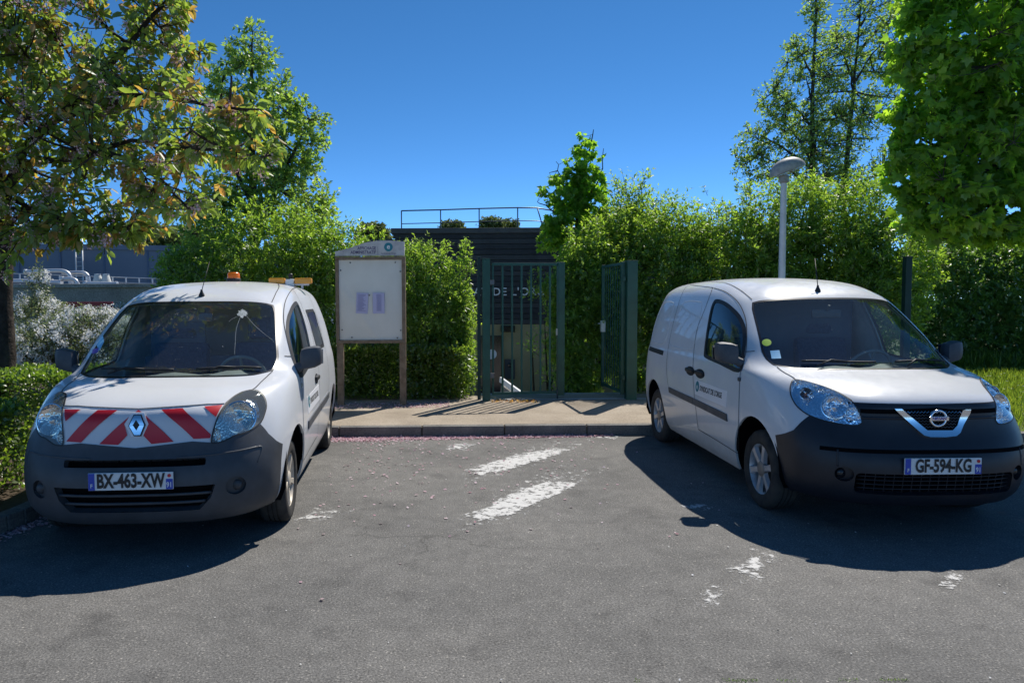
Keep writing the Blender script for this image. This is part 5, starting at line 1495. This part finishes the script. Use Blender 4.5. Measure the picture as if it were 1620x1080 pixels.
def hedge(name, label, lo, hi, n, lsize, lmat, seed=1, rz=0, group=None):
    """clipped low hedge: leaves on and just inside a rounded block"""
    global rng; rng = np.random.default_rng(seed)
    root = empty(name, (0, 0, 0)); tag(root, label, 'hedge', group)
    lo, hi = np.array(lo), np.array(hi); s = hi - lo
    u = rng.random((n, 3)) * 2 - 1
    ar = np.array([s[1] * s[2], s[0] * s[2], s[0] * s[1] * 1.3]); f = rng.choice(3, n, p=ar / ar.sum())
    u[np.arange(n), f] = np.sign(u[np.arange(n), f]) * (1 - .14 * rng.random(n) ** 1.5)
    u[f == 2, 2] = np.abs(u[f == 2, 2])
    nrm = np.zeros((n, 3)); nrm[np.arange(n), f] = np.sign(u[np.arange(n), f])
    rr = np.abs(u).max(1); sq = (np.abs(u) ** 6).sum(1) ** (1 / 6); u = u / np.maximum(sq / rr, 1)[:, None]
    lump = 1 + .05 * np.sin(u[:, :1] * 11 + 1) * np.cos(u[:, 1:2] * 9) + rng.normal(0, .03, (n, 1)) + .06 * np.maximum(0, rng.normal(0, 1, (n, 1)) - 1.3)
    p = (lo + hi) / 2 + u * s / 2 * lump
    up = nrm * .6 + np.array((0, 0, .7)) + rng.normal(0, .6, (n, 3)); ax = nrm * .7 + rng.normal(0, .6, (n, 3)) + np.array((0, 0, .25))
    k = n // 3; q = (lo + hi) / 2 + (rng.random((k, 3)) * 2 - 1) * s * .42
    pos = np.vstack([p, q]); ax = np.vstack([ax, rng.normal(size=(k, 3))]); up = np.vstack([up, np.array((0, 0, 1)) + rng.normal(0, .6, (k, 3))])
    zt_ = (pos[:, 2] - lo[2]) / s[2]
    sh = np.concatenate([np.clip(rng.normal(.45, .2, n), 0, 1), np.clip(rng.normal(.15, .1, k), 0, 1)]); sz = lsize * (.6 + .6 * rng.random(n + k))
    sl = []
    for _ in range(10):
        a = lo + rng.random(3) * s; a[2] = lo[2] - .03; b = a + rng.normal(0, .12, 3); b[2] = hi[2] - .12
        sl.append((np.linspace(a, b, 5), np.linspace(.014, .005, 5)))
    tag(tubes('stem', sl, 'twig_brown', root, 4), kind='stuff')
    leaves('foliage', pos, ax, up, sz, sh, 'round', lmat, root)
    if rz: root.rotation_euler.z = rz
    return root
def PX(*pts): return [np.array(pix_at(x, y, Y)) for x, y, Y in pts]

# ---- flowering cherry on the left
base = np.array((-5.25, 8.35, .08))
t0 = PX((4, 520, 8.35), (2, 380, 8.35), (6, 300, 8.3))
limbs = [([base, *t0], [.16, .125, .115, .10]),
         ([t0[2], *PX((45, 262, 8.1), (110, 250, 7.8), (185, 244, 7.4), (250, 280, 7.0), (300, 330, 6.8))], [0.051, 0.041, 0.034, 0.027, 0.017, 0.008]),
         ([t0[2], *PX((40, 235, 8.2), (85, 190, 8.0), (150, 135, 7.8), (190, 85, 7.7), (255, 10, 7.6), (290, -60, 7.6))], [0.058, 0.051, 0.044, 0.037, 0.031, 0.020, 0.010]),
         ([t0[2], *PX((-20, 180, 8.4), (-10, 60, 8.5), (30, -60, 8.5))], [0.054, 0.048, 0.034, 0.014]),
         ([PX((85, 190, 8.0))[0], *PX((160, 165, 7.6), (250, 150, 7.1), (340, 170, 6.7), (410, 175, 6.5))], [0.034, 0.027, 0.020, 0.014, 0.007]),
         ([PX((110, 250, 7.8))[0], *PX((210, 225, 7.4), (320, 235, 6.9), (420, 250, 6.6))], [0.027, 0.020, 0.014, 0.007]),
         ([t0[2], *PX((-60, 260, 8.0), (-160, 200, 7.6))], [0.048, 0.034, 0.020]),
         ([t0[1], *PX((40, 330, 7.8), (110, 350, 7.4), (200, 360, 7.2))], [0.034, 0.024, 0.014, 0.007])]
def cherry_shade(pos, ti, sh, tw):
    tips = rng.random(len(tw))[ti]; dist = np.linalg.norm(pos - np.array([t[0][-1] for t in tw])[ti], axis=1)
    bronze = (dist < .09) & (tips > .6)
    return np.where(bronze, .58 + .36 * rng.random(len(sh)), np.minimum(sh, .5))
ch, ctw, cpos, cbl = tree('cherry_tree', 'flowering cherry tree with bronze young leaves and fading pink blossom', 'tree', limbs,
    [(150, 50, 7.8, 170, 120, 1.1), (60, 180, 7.9, 150, 150, 1.2), (215, 190, 7.3, 120, 110, .8), (320, 205, 6.8, 105, 75, .6), (390, 215, 6.6, 60, 65, .45), (270, 285, 7.0, 110, 65, .6),
     (170, 330, 7.3, 120, 60, .6), (60, 330, 7.6, 80, 65, .7), (-130, 60, 7.9, 220, 200, 1.3), (-120, 260, 7.7, 160, 130, 1.1), (250, 40, 7.7, 70, 80, .6), (130, 372, 7.4, 120, 34, .5), (20, 392, 7.6, 60, 32, .5)],
    1650, 11, .105, 'oval', 'leaf_cherry', 'bark_cherry', .010, .55, .03, shade_top=cherry_shade, shell=.2, seed=5, frac=.3)
# blossom clusters
sel_ = rng.choice(len(cpos), 560); bp = np.repeat(cpos[sel_], 30, 0) + rng.normal(0, .032, (560 * 30, 3)) + np.array((0, 0, -.05))
leaves('blossom', bp, rng.normal(size=bp.shape), rng.normal(size=bp.shape), .028 * (.7 + .6 * rng.random(len(bp))), rng.random(len(bp)), 'petal', 'petal_pink', ch)
# ---- alder-like tree left of the notice board
b = np.array(pix_at(400, 560, 15.2)); b[2] = gz(0, 15.2)
limbs = [([b, *PX((402, 400, 15.2), (400, 280, 15.2), (398, 170, 15.2), (400, 50, 15.2))], [.13, .10, .08, .05, .01]),
         ([*PX((402, 400, 15.2), (430, 320, 15), (465, 240, 14.9), (490, 190, 14.8))], [.06, .045, .03, .01]),
         ([*PX((400, 330, 15.2), (370, 250, 15.3), (350, 150, 15.4), (365, 90, 15.3))], [.05, .04, .03, .01]),
         ([*PX((402, 420, 15.2), (350, 370, 14.9), (300, 330, 14.7))], [.05, .03, .01]), ([*PX((402, 420, 15.2), (460, 360, 14.9), (510, 330, 14.7))], [.05, .03, .01])]
tree('young_tree', 'slender leafy tree rising behind the van with the chevron bonnet', 'tree', limbs,
     [(400, 75, 15.2, 40, 48, .5), (395, 150, 15.2, 68, 75, .9), (430, 215, 15, 72, 80, .9), (485, 215, 14.9, 42, 60, .6), (385, 280, 15.2, 85, 90, 1.1), (460, 320, 15, 72, 80, 1.0), (340, 350, 15, 70, 60, .9), (500, 350, 14.8, 36, 50, .6), (345, 180, 15.3, 40, 75, .6)],
     1800, 13, .085, 'round', 'leaf_alder', 'bark_grey', .009, .15, .04, shell=.25, seed=7)
# ---- shrubs behind the notice board and left
shrub('garden_shrub', 'bushy light green shrub directly behind the van with the amber beacon', 'shrub', [(350, 440, 13.2, 90, 75, .9), (420, 430, 13.0, 90, 80, .9), (300, 440, 13.4, 50, 55, .7), (480, 420, 12.9, 70, 70, .8)], 1700, 13, .075, 'lance', 'leaf_shrub', 'shrubs along the fence', seed=21, zmin=.0, sprout=.12)
shrub('garden_shrub', 'tall green shrub behind the wooden notice board', 'shrub', [(560, 480, 12.6, 80, 95, .8), (515, 420, 12.7, 55, 55, .7), (595, 455, 12.6, 55, 60, .7), (560, 560, 12.2, 90, 70, .6)], 1700, 13, .07, 'lance', 'leaf_shrub', 'shrubs along the fence', seed=22, zmin=.0, sprout=.10)
shrub('garden_shrub', 'yellow-green shrub between the notice board and the gate', 'shrub', [(690, 510, 12.0, 56, 75, .6), (662, 450, 12.1, 30, 45, .4), (722, 495, 12.0, 28, 55, .4), (700, 575, 11.9, 52, 55, .5), (738, 430, 12.1, 9, 28, .15), (705, 430, 12.1, 10, 20, .2)], 1700, 13, .062, 'lance', 'leaf_shrub', 'shrubs along the fence', seed=23, zmin=.05, sprout=.14)
hedge('clipped_hedge', 'low clipped hedge at the foot of the shrubs behind the notice board', (-2.35, 11.15, .10), (.28, 11.75, .92), 15000, .05, 'leaf_hedge_shaded', 3)
# ---- right of the gate
shrub('garden_shrub', 'large green shrub overhanging the gate opening', 'shrub', [(930, 500, 13.0, 60, 130, .7), (955, 455, 13.2, 60, 85, .8), (905, 560, 12.6, 30, 70, .4), (893, 480, 13.2, 24, 60, .4), (985, 395, 13.5, 50, 45, .6), (862, 455, 13.3, 12, 12, .15)], 2200, 14, .07, 'lance', 'leaf_shrub', 'shrubs along the fence', seed=31, zmin=-.2, sprout=.09)
shrub('garden_shrub', 'shrub filling the gap behind the open gate leaf', 'shrub', [(1050, 455, 12.9, 70, 100, .7), (1060, 385, 13.2, 65, 45, .7), (1020, 540, 12.6, 60, 90, .5), (1090, 520, 12.5, 60, 100, .6)], 2200, 14, .07, 'lance', 'leaf_shrub', 'shrubs along the fence', seed=32, zmin=0, sprout=.10)
shrub('hedge_shrub', 'dense hedge shrub behind the lamp post', 'shrub', [(1160, 415, 12.9, 75, 85, .8), (1230, 400, 13.0, 75, 85, .8), (1265, 350, 13.2, 40, 45, .6), (1200, 480, 12.6, 90, 80, .7)], 2400, 14, .07, 'lance', 'leaf_shrub', 'shrubs along the fence', seed=33, zmin=0, sprout=.10)
shrub('hedge_shrub', 'dense hedge shrub behind the roof of the panel van', 'shrub', [(1330, 420, 12.9, 80, 85, .8), (1400, 415, 13.1, 75, 75, .8), (1360, 480, 12.6, 100, 80, .7), (1345, 350, 13.2, 60, 45, .6)], 2400, 14, .07, 'lance', 'leaf_hedge', 'shrubs along the fence', seed=34, zmin=0, sprout=.09)
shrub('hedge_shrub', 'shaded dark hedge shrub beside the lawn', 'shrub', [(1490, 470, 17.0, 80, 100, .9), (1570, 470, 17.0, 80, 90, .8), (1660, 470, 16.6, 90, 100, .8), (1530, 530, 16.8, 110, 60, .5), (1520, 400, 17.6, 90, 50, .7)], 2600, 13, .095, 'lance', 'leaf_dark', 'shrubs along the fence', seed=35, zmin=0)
shrub('hedge_shrub', 'pale hedge shrub at the back of the lawn under the maple', 'shrub', [(1570, 430, 18.4, 90, 60, .6), (1640, 440, 18.2, 80, 80, .6), (1490, 420, 18.4, 70, 50, .6)], 900, 13, .095, 'lance', 'leaf_hedge', 'shrubs along the fence', seed=36, zmin=0)
shrub('garden_shrub', 'thin arching sprays hanging between the gate and the yellow entrance', 'shrub', [(850, 452, 13.2, 26, 20, .2), (868, 520, 13.0, 16, 40, .2), (845, 545, 13.1, 14, 18, .15), (872, 590, 12.9, 16, 30, .2)], 46, 9, .075, 'lance', 'leaf_shrub', 'shrubs along the fence', seed=38, zmin=0, shoot=.4, inner=0, stems=5, z0=-.1)
# maple sapling in the middle
b = np.array(pix_at(915, 560, 14.4)); b[2] = gz(0, 14.4)
limbs = [([b, *PX((912, 420, 14.4), (915, 330, 14.4), (928, 260, 14.4), (940, 205, 14.4))], [.06, .05, .035, .02, .006]),
         ([*PX((912, 400, 14.4), (880, 340, 14.4), (850, 318, 14.4))], [.025, .015, .006]), ([*PX((914, 350, 14.4), (890, 290, 14.4), (880, 255, 14.4))], [.02, .012, .005]), ([*PX((918, 320, 14.4), (950, 280, 14.4), (955, 235, 14.4))], [.02, .012, .005])]
tree('maple_sapling', 'young maple standing up above the shrubs beside the gate', 'tree', limbs,
     [(925, 255, 14.4, 26, 48, .35), (900, 300, 14.4, 38, 45, .45), (935, 320, 14.4, 34, 60, .5), (905, 370, 14.4, 55, 50, .6), (870, 375, 14.4, 26, 28, .3), (945, 385, 14.4, 45, 45, .5)],
     420, 14, .10, 'maple', 'leaf_maple', 'bark_grey', .007, .5, .04, shell=.2, seed=9)
shrub('garden_shrub', 'wispy pale shrub with a long bare shoot right of the maple sapling', 'shrub', [(1000, 330, 14.0, 34, 30, .4), (1020, 350, 14.0, 40, 30, .4), (985, 360, 14, 40, 40, .4)], 300, 12, .075, 'lance', 'leaf_shrub', 'shrubs along the fence', seed=37, zmin=0, sprout=.2, shoot=.5, inner=.1)
# ---- alders on the right
for k, (lab_, xb, pts, bl_, sd_) in enumerate((
   ('slim open-crowned tree behind the lamp post', 1285, [(1284, 300), (1285, 180), (1290, 60), (1292, -10)], [(1290, 60, 19, 36, 65, .7), (1275, 160, 19, 68, 75, 1.0), (1245, 230, 19, 65, 62, 1.0), (1300, 230, 19, 60, 80, 1.0), (1200, 262, 18.8, 40, 35, .7), (1290, 0, 19, 26, 45, .5), (1225, 165, 19, 38, 40, .6), (1185, 225, 19, 30, 36, .6), (1255, 90, 19, 26, 40, .5)], 41),
   ('slim dark-stemmed tree between the lamp post tree and the maple', 1340, [(1336, 320), (1345, 200), (1355, 90), (1365, -20)], [(1360, 40, 19.6, 42, 80, .8), (1345, 140, 19.6, 60, 90, 1.0), (1350, 240, 19.6, 65, 80, 1.0), (1400, 110, 19.8, 40, 90, .8), (1395, 10, 19.8, 34, 50, .7), (1330, 290, 19.4, 60, 50, .8), (1320, 90, 19.5, 36, 55, .7), (1425, 60, 19.8, 30, 80, .7)], 42))):
    Yk = bl_[0][2]; b = np.array(pix_at(xb, 480, Yk)); b[2] = gz(0, Yk)
    pp = PX(*[(x, y, Yk) for x, y in pts])
    limbs = [([b, *pp], [.11, .065, .05, .03, .008])]
    for c in bl_[1:]: 
        q = np.array(pix_at(c[0], c[1] - c[4] * .5, c[2])); a = pp[0] + (pp[-1] - pp[0]) * min(.8, max(.0, (pp[0][2] * 0 + q[2] - pp[0][2]) / (pp[-1][2] - pp[0][2]) - .2)); limbs.append(([a, (a + q) / 2 + np.array((0, 0, .1)), q], [.035, .022, .008]))
    tree('alder_tree', lab_, 'tree', limbs, bl_, 1400, 8, .075, 'round', 'leaf_alder', 'bark_grey', .011, .15, .05, group='slim trees behind the hedge', shell=.15, seed=sd_)
# ---- big maple on the right
b = np.array((8.6, 9.6, .05))
m0 = PX((1720, 330, 9.4), (1690, 150, 9.3), (1640, 20, 9.2))
limbs = [([b, *m0], [.16, .13, .10, .05]), ([m0[0], *PX((1600, 290, 9.2), (1500, 240, 9.0))], [.06, .04, .015]), ([m0[1], *PX((1580, 120, 9.1), (1470, 80, 9.0))], [.06, .04, .015]),
         ([m0[0], *PX((1600, 360, 9.2), (1500, 340, 9.0))], [.05, .03, .012]), ([m0[1], *PX((1640, 60, 9.1), (1560, -20, 9))], [.05, .03, .015])]
def maple_shade(pos, ti, sh, tw): return np.clip(rng.normal(.45, .22, len(sh)), 0, 1)
tree('maple_tree', 'large fresh green maple hanging over the lawn', 'tree', limbs,
     [(1540, 70, 9.0, 110, 110, .9), (1470, 130, 8.9, 62, 80, .6), (1560, 220, 9.1, 120, 110, 1.0), (1470, 240, 8.9, 62, 80, .6), (1450, 60, 8.9, 40, 60, .5), (1530, 330, 9.0, 100, 60, .8), (1610, 330, 9.1, 80, 70, .8), (1470, 320, 8.9, 50, 45, .5), (1680, 150, 9.2, 130, 200, 1.1), (1560, -30, 9, 130, 70, .9), (1590, 150, 8.9, 80, 100, .8)],
     1750, 11, .112, 'maple', 'leaf_maple', 'bark_grey', .009, .75, .05, shade_top=maple_shade, shell=.35, seed=13)
# ---- left bed
hedge('clipped_hedge', 'low clipped hedge on the bed kerb beside the chevron van', (-5.6, 4.85, .10), (-3.55, 6.4, .80), 15000, .05, 'leaf_hedge_shaded', 4)
hedge('clipped_hedge', 'low clipped hedge in front of the white flowering bush', (-6.6, 7.6, .10), (-3.75, 8.9, .88), 15000, .05, 'leaf_hedge_shaded', 5)
def spirea(label, blobs, n, ncl, seed, lm='leaf_grey'):
    r = shrub('flowering_shrub', label, 'shrub', blobs, n, 11, .05, 'lance', lm, 'white flowering shrubs in the bed', seed=seed, zmin=.1, shoot=.35, inner=.3)
    bl = px_blobs(blobs); p, d = in_blobs(bl, ncl, .93, .3); k = 46
    P = np.repeat(p, k, 0) + rng.normal(0, .036, (len(p) * k, 3))
    leaves('blossom', P, rng.normal(size=P.shape), np.repeat(d, k, 0) + rng.normal(0, .5, P.shape) + np.array((0, 0, .4)), .034 * (.7 + .6 * rng.random(len(P))), rng.random(len(P)), 'petal', 'petal_white', r)
spirea('bush covered in dense white blossom behind the low hedge', [(80, 545, 11.0, 70, 38, .6), (150, 535, 11.2, 70, 45, .6), (40, 560, 10.8, 50, 35, .5), (195, 560, 11.0, 50, 50, .5)], 900, 420, 51)
spirea('taller loose bush with scattered white flowers below the basin', [(50, 505, 13.5, 55, 36, .6), (130, 520, 13.2, 65, 32, .6), (210, 512, 13.4, 55, 30, .6), (62, 455, 13.6, 13, 36, .2), (250, 500, 13.4, 40, 25, .5)], 1200, 300, 52)
# far tree line
for k, (lab_, c, n_) in enumerate((('pale far tree seen through the railing, left of a bare one', (716, 356, 110, 16, 6, 2.0), 260), ('rounded far tree showing above the dark roof', (778, 352, 110, 16, 7, 2.0), 300), ('thin-leaved far tree next to the rounded one', (806, 354, 112, 14, 6, 2.0), 120),
                                   ('distant tree behind the storage tank rim', (230, 372, 90, 40, 18, 4), 900), ('low distant tree at the corner of the tank', (30, 372, 95, 40, 12, 4), 700), ('distant round tree beside the low roof wing', (590, 366, 80, 22, 10, 2.5), 500), ('wide distant tree between tank and slender tree', (300, 380, 85, 50, 20, 4), 1000))):
    s = c[2] / CAM_F
    r = shrub('distant_tree', lab_, 'tree', [(c[0], c[1], c[2], c[3], c[4], c[5]), (c[0] - c[3] * .5, c[1] + c[4] * .8, c[2], c[3] * .7, c[4], c[5]), (c[0] + c[3] * .5, c[1] + c[4] * .9, c[2], c[3] * .7, c[4], c[5])], n_, 7, .42, 'round', 'leaf_far', 'distant trees', seed=60 + k, zmin=None, shoot=.9, stems=5, z0=-1.75, inner=.4)

# ---- grass, daisies, petals, moss
rng = np.random.default_rng(77)
n = 60000; x = 4.8 + rng.random(n) * 9; y = 8.4 + rng.random(n) ** .8 * 9.5; x = x + (y - 8.4) * .75
p = np.stack([x, y, np.full(n, .055)], 1); ax = np.array((0, 0, 1.0)) + rng.normal(0, .38, (n, 3))
o = leaves('grass', p, ax, rng.normal(size=(n, 3)), .13 * (.5 + rng.random(n)) * np.where(y > 15.6, 2.4, 1), rng.random(n), 'blade', 'leaf_grass'); tag(o, 'short sunlit lawn grass beside the panel van', 'grass', kind='stuff')
n = 420; c = np.stack([6 + rng.random(n) * 8, 8.9 + rng.random(n) * 5.5, .13 + rng.random(n) * .05], 1); P = np.repeat(c, 7, 0); a = np.tile(np.arange(7) * 2 * math.pi / 7, n)
o = leaves('daisies', P, np.stack([np.cos(a), np.sin(a), np.full(len(a), .15)], 1), np.tile([0, 0, 1.0], (len(a), 1)), np.full(len(a), .022), rng.random(len(a)), 'petal', 'petal_white'); tag(o, 'small white daisies dotted through the lawn', 'flowers', kind='stuff')
def petals(n, xyz, nm, lab_):
    ax = rng.normal(size=(n, 3)) * (1, 1, .15); o = leaves(nm, xyz, ax, np.array((0, 0, 1.0)) + rng.normal(0, .3, (n, 3)), .028 * (.6 + .8 * rng.random(n)), rng.random(n), 'petal', 'petal_pink')
    tag(o, lab_, 'petals', kind='stuff')
n = 9000; s = rng.random(n) ** 1.35 * 3.9; t = -np.abs(rng.normal(0, .10, n)) * np.clip(1.25 - s / 4, .3, 1)
xyz = np.array([tuple(kp(a - .55, b - .01, .006)) for a, b in zip(s, t)]); petals(n, xyz, 'fallen_petals', 'drift of fallen pink petals along the foot of the kerb')
n = 1100; s = rng.random(n) * 1.9 - .5; t = 1.55 + rng.random(n) * .55
xyz = np.array([tuple(kp(a, b, .126)) for a, b in zip(s, t)]); petals(n, xyz, 'fallen_petals', 'fallen pink petals on the pavement below the notice board')
n = 800; u_ = rng.random(n); i = (u_ * (len(SB) - 12)).astype(int) + 3; xyz = np.stack([SB[i, 0] + .02 + np.abs(rng.normal(0, .07, n)), SB[i, 1] + rng.normal(0, .08, n), np.full(n, .006)], 1); petals(n, xyz, 'fallen_petals', 'fallen petals along the kerb of the planting bed')
n = 420; q = np.stack([-1.2 + np.abs(rng.normal(0, 1.3, n)), 8.6 - np.abs(rng.normal(0, 1.5, n)), np.full(n, .006)], 1); petals(n, q, 'fallen_petals', 'stray petals blown across the asphalt')
n = 75; q = np.stack([rng.random(n) * 7 - 3, 3.0 + rng.random(n) * 4, np.full(n, .006)], 1)
o = leaves('road_litter', q, rng.normal(size=(n, 3)) * (1, 1, .2), np.array((0, 0, 1.0)) + rng.normal(0, .3, (n, 3)), .013 * (.5 + rng.random(n)), rng.random(n), 'petal', 'petal_white'); tag(o, 'pale specks and bits of litter on the asphalt', 'litter', kind='stuff')
n = 900; q = np.array([tuple(pix_ground(x, 1076.5 - (x - 1200) * .003 + y)) for x, y in zip(1000 + rng.random(n) ** .9 * 520, rng.normal(0, 1.1, n))]); q = q[(np.sin(q[:, 0] * 11) + np.sin(q[:, 0] * 27) + rng.normal(0, .3, n)) > .55]; n = len(q)
o = leaves('moss', q + np.array((0, 0, .002)), rng.normal(size=(n, 3)) + np.array((0, 0, .6)), rng.normal(size=(n, 3)), .008 * (.5 + rng.random(n)), rng.random(n) * .5, 'lance', 'leaf_hedge_shaded'); tag(o, 'thin line of moss in a joint of the asphalt', 'moss', kind='stuff')
# dry leaves by the gate, weeds in the gutter
n = 260; q = np.stack([.55 + rng.random(n) * .7, 10.75 + rng.random(n) * .3, np.full(n, .135)], 1)
o = leaves('dry_leaves', q, rng.normal(size=(n, 3)) * (1, 1, .2), np.array((0, 0, 1.0)) + rng.normal(0, .4, (n, 3)), .035 * (.5 + rng.random(n)), .8 + .2 * rng.random(n), 'lance', 'leaf_cherry'); tag(o, 'dry brown leaves swept against the gate threshold', 'leaves', kind='stuff')
for k, (px, py, zz_, nn_) in enumerate(((575, 690, 0, 26), (618, 688, 0, 14), (965, 686, 0, 10), (668, 630, .12, 60))):
    c = pix_ground(px, py, zz_); p = np.array(c) + rng.normal(0, .02 if k < 3 else .06, (nn_, 3)) * (1, .4, 0)
    o = leaves('weed_tuft', p, np.array((0, 0, 1.0)) + rng.normal(0, .45, (nn_, 3)), rng.normal(size=(nn_, 3)), .09 * (.5 + rng.random(nn_)) * (1 if k < 3 else 2), rng.random(nn_), 'lance', 'leaf_grass')
    tag(o, ('small weed tuft in the gutter below the notice board', 'tiny weed growing from the kerb joint near the board', 'single weed sprig in the gutter by the panel van', 'leafy weed at the foot of the notice board hedge')[k], 'weed')
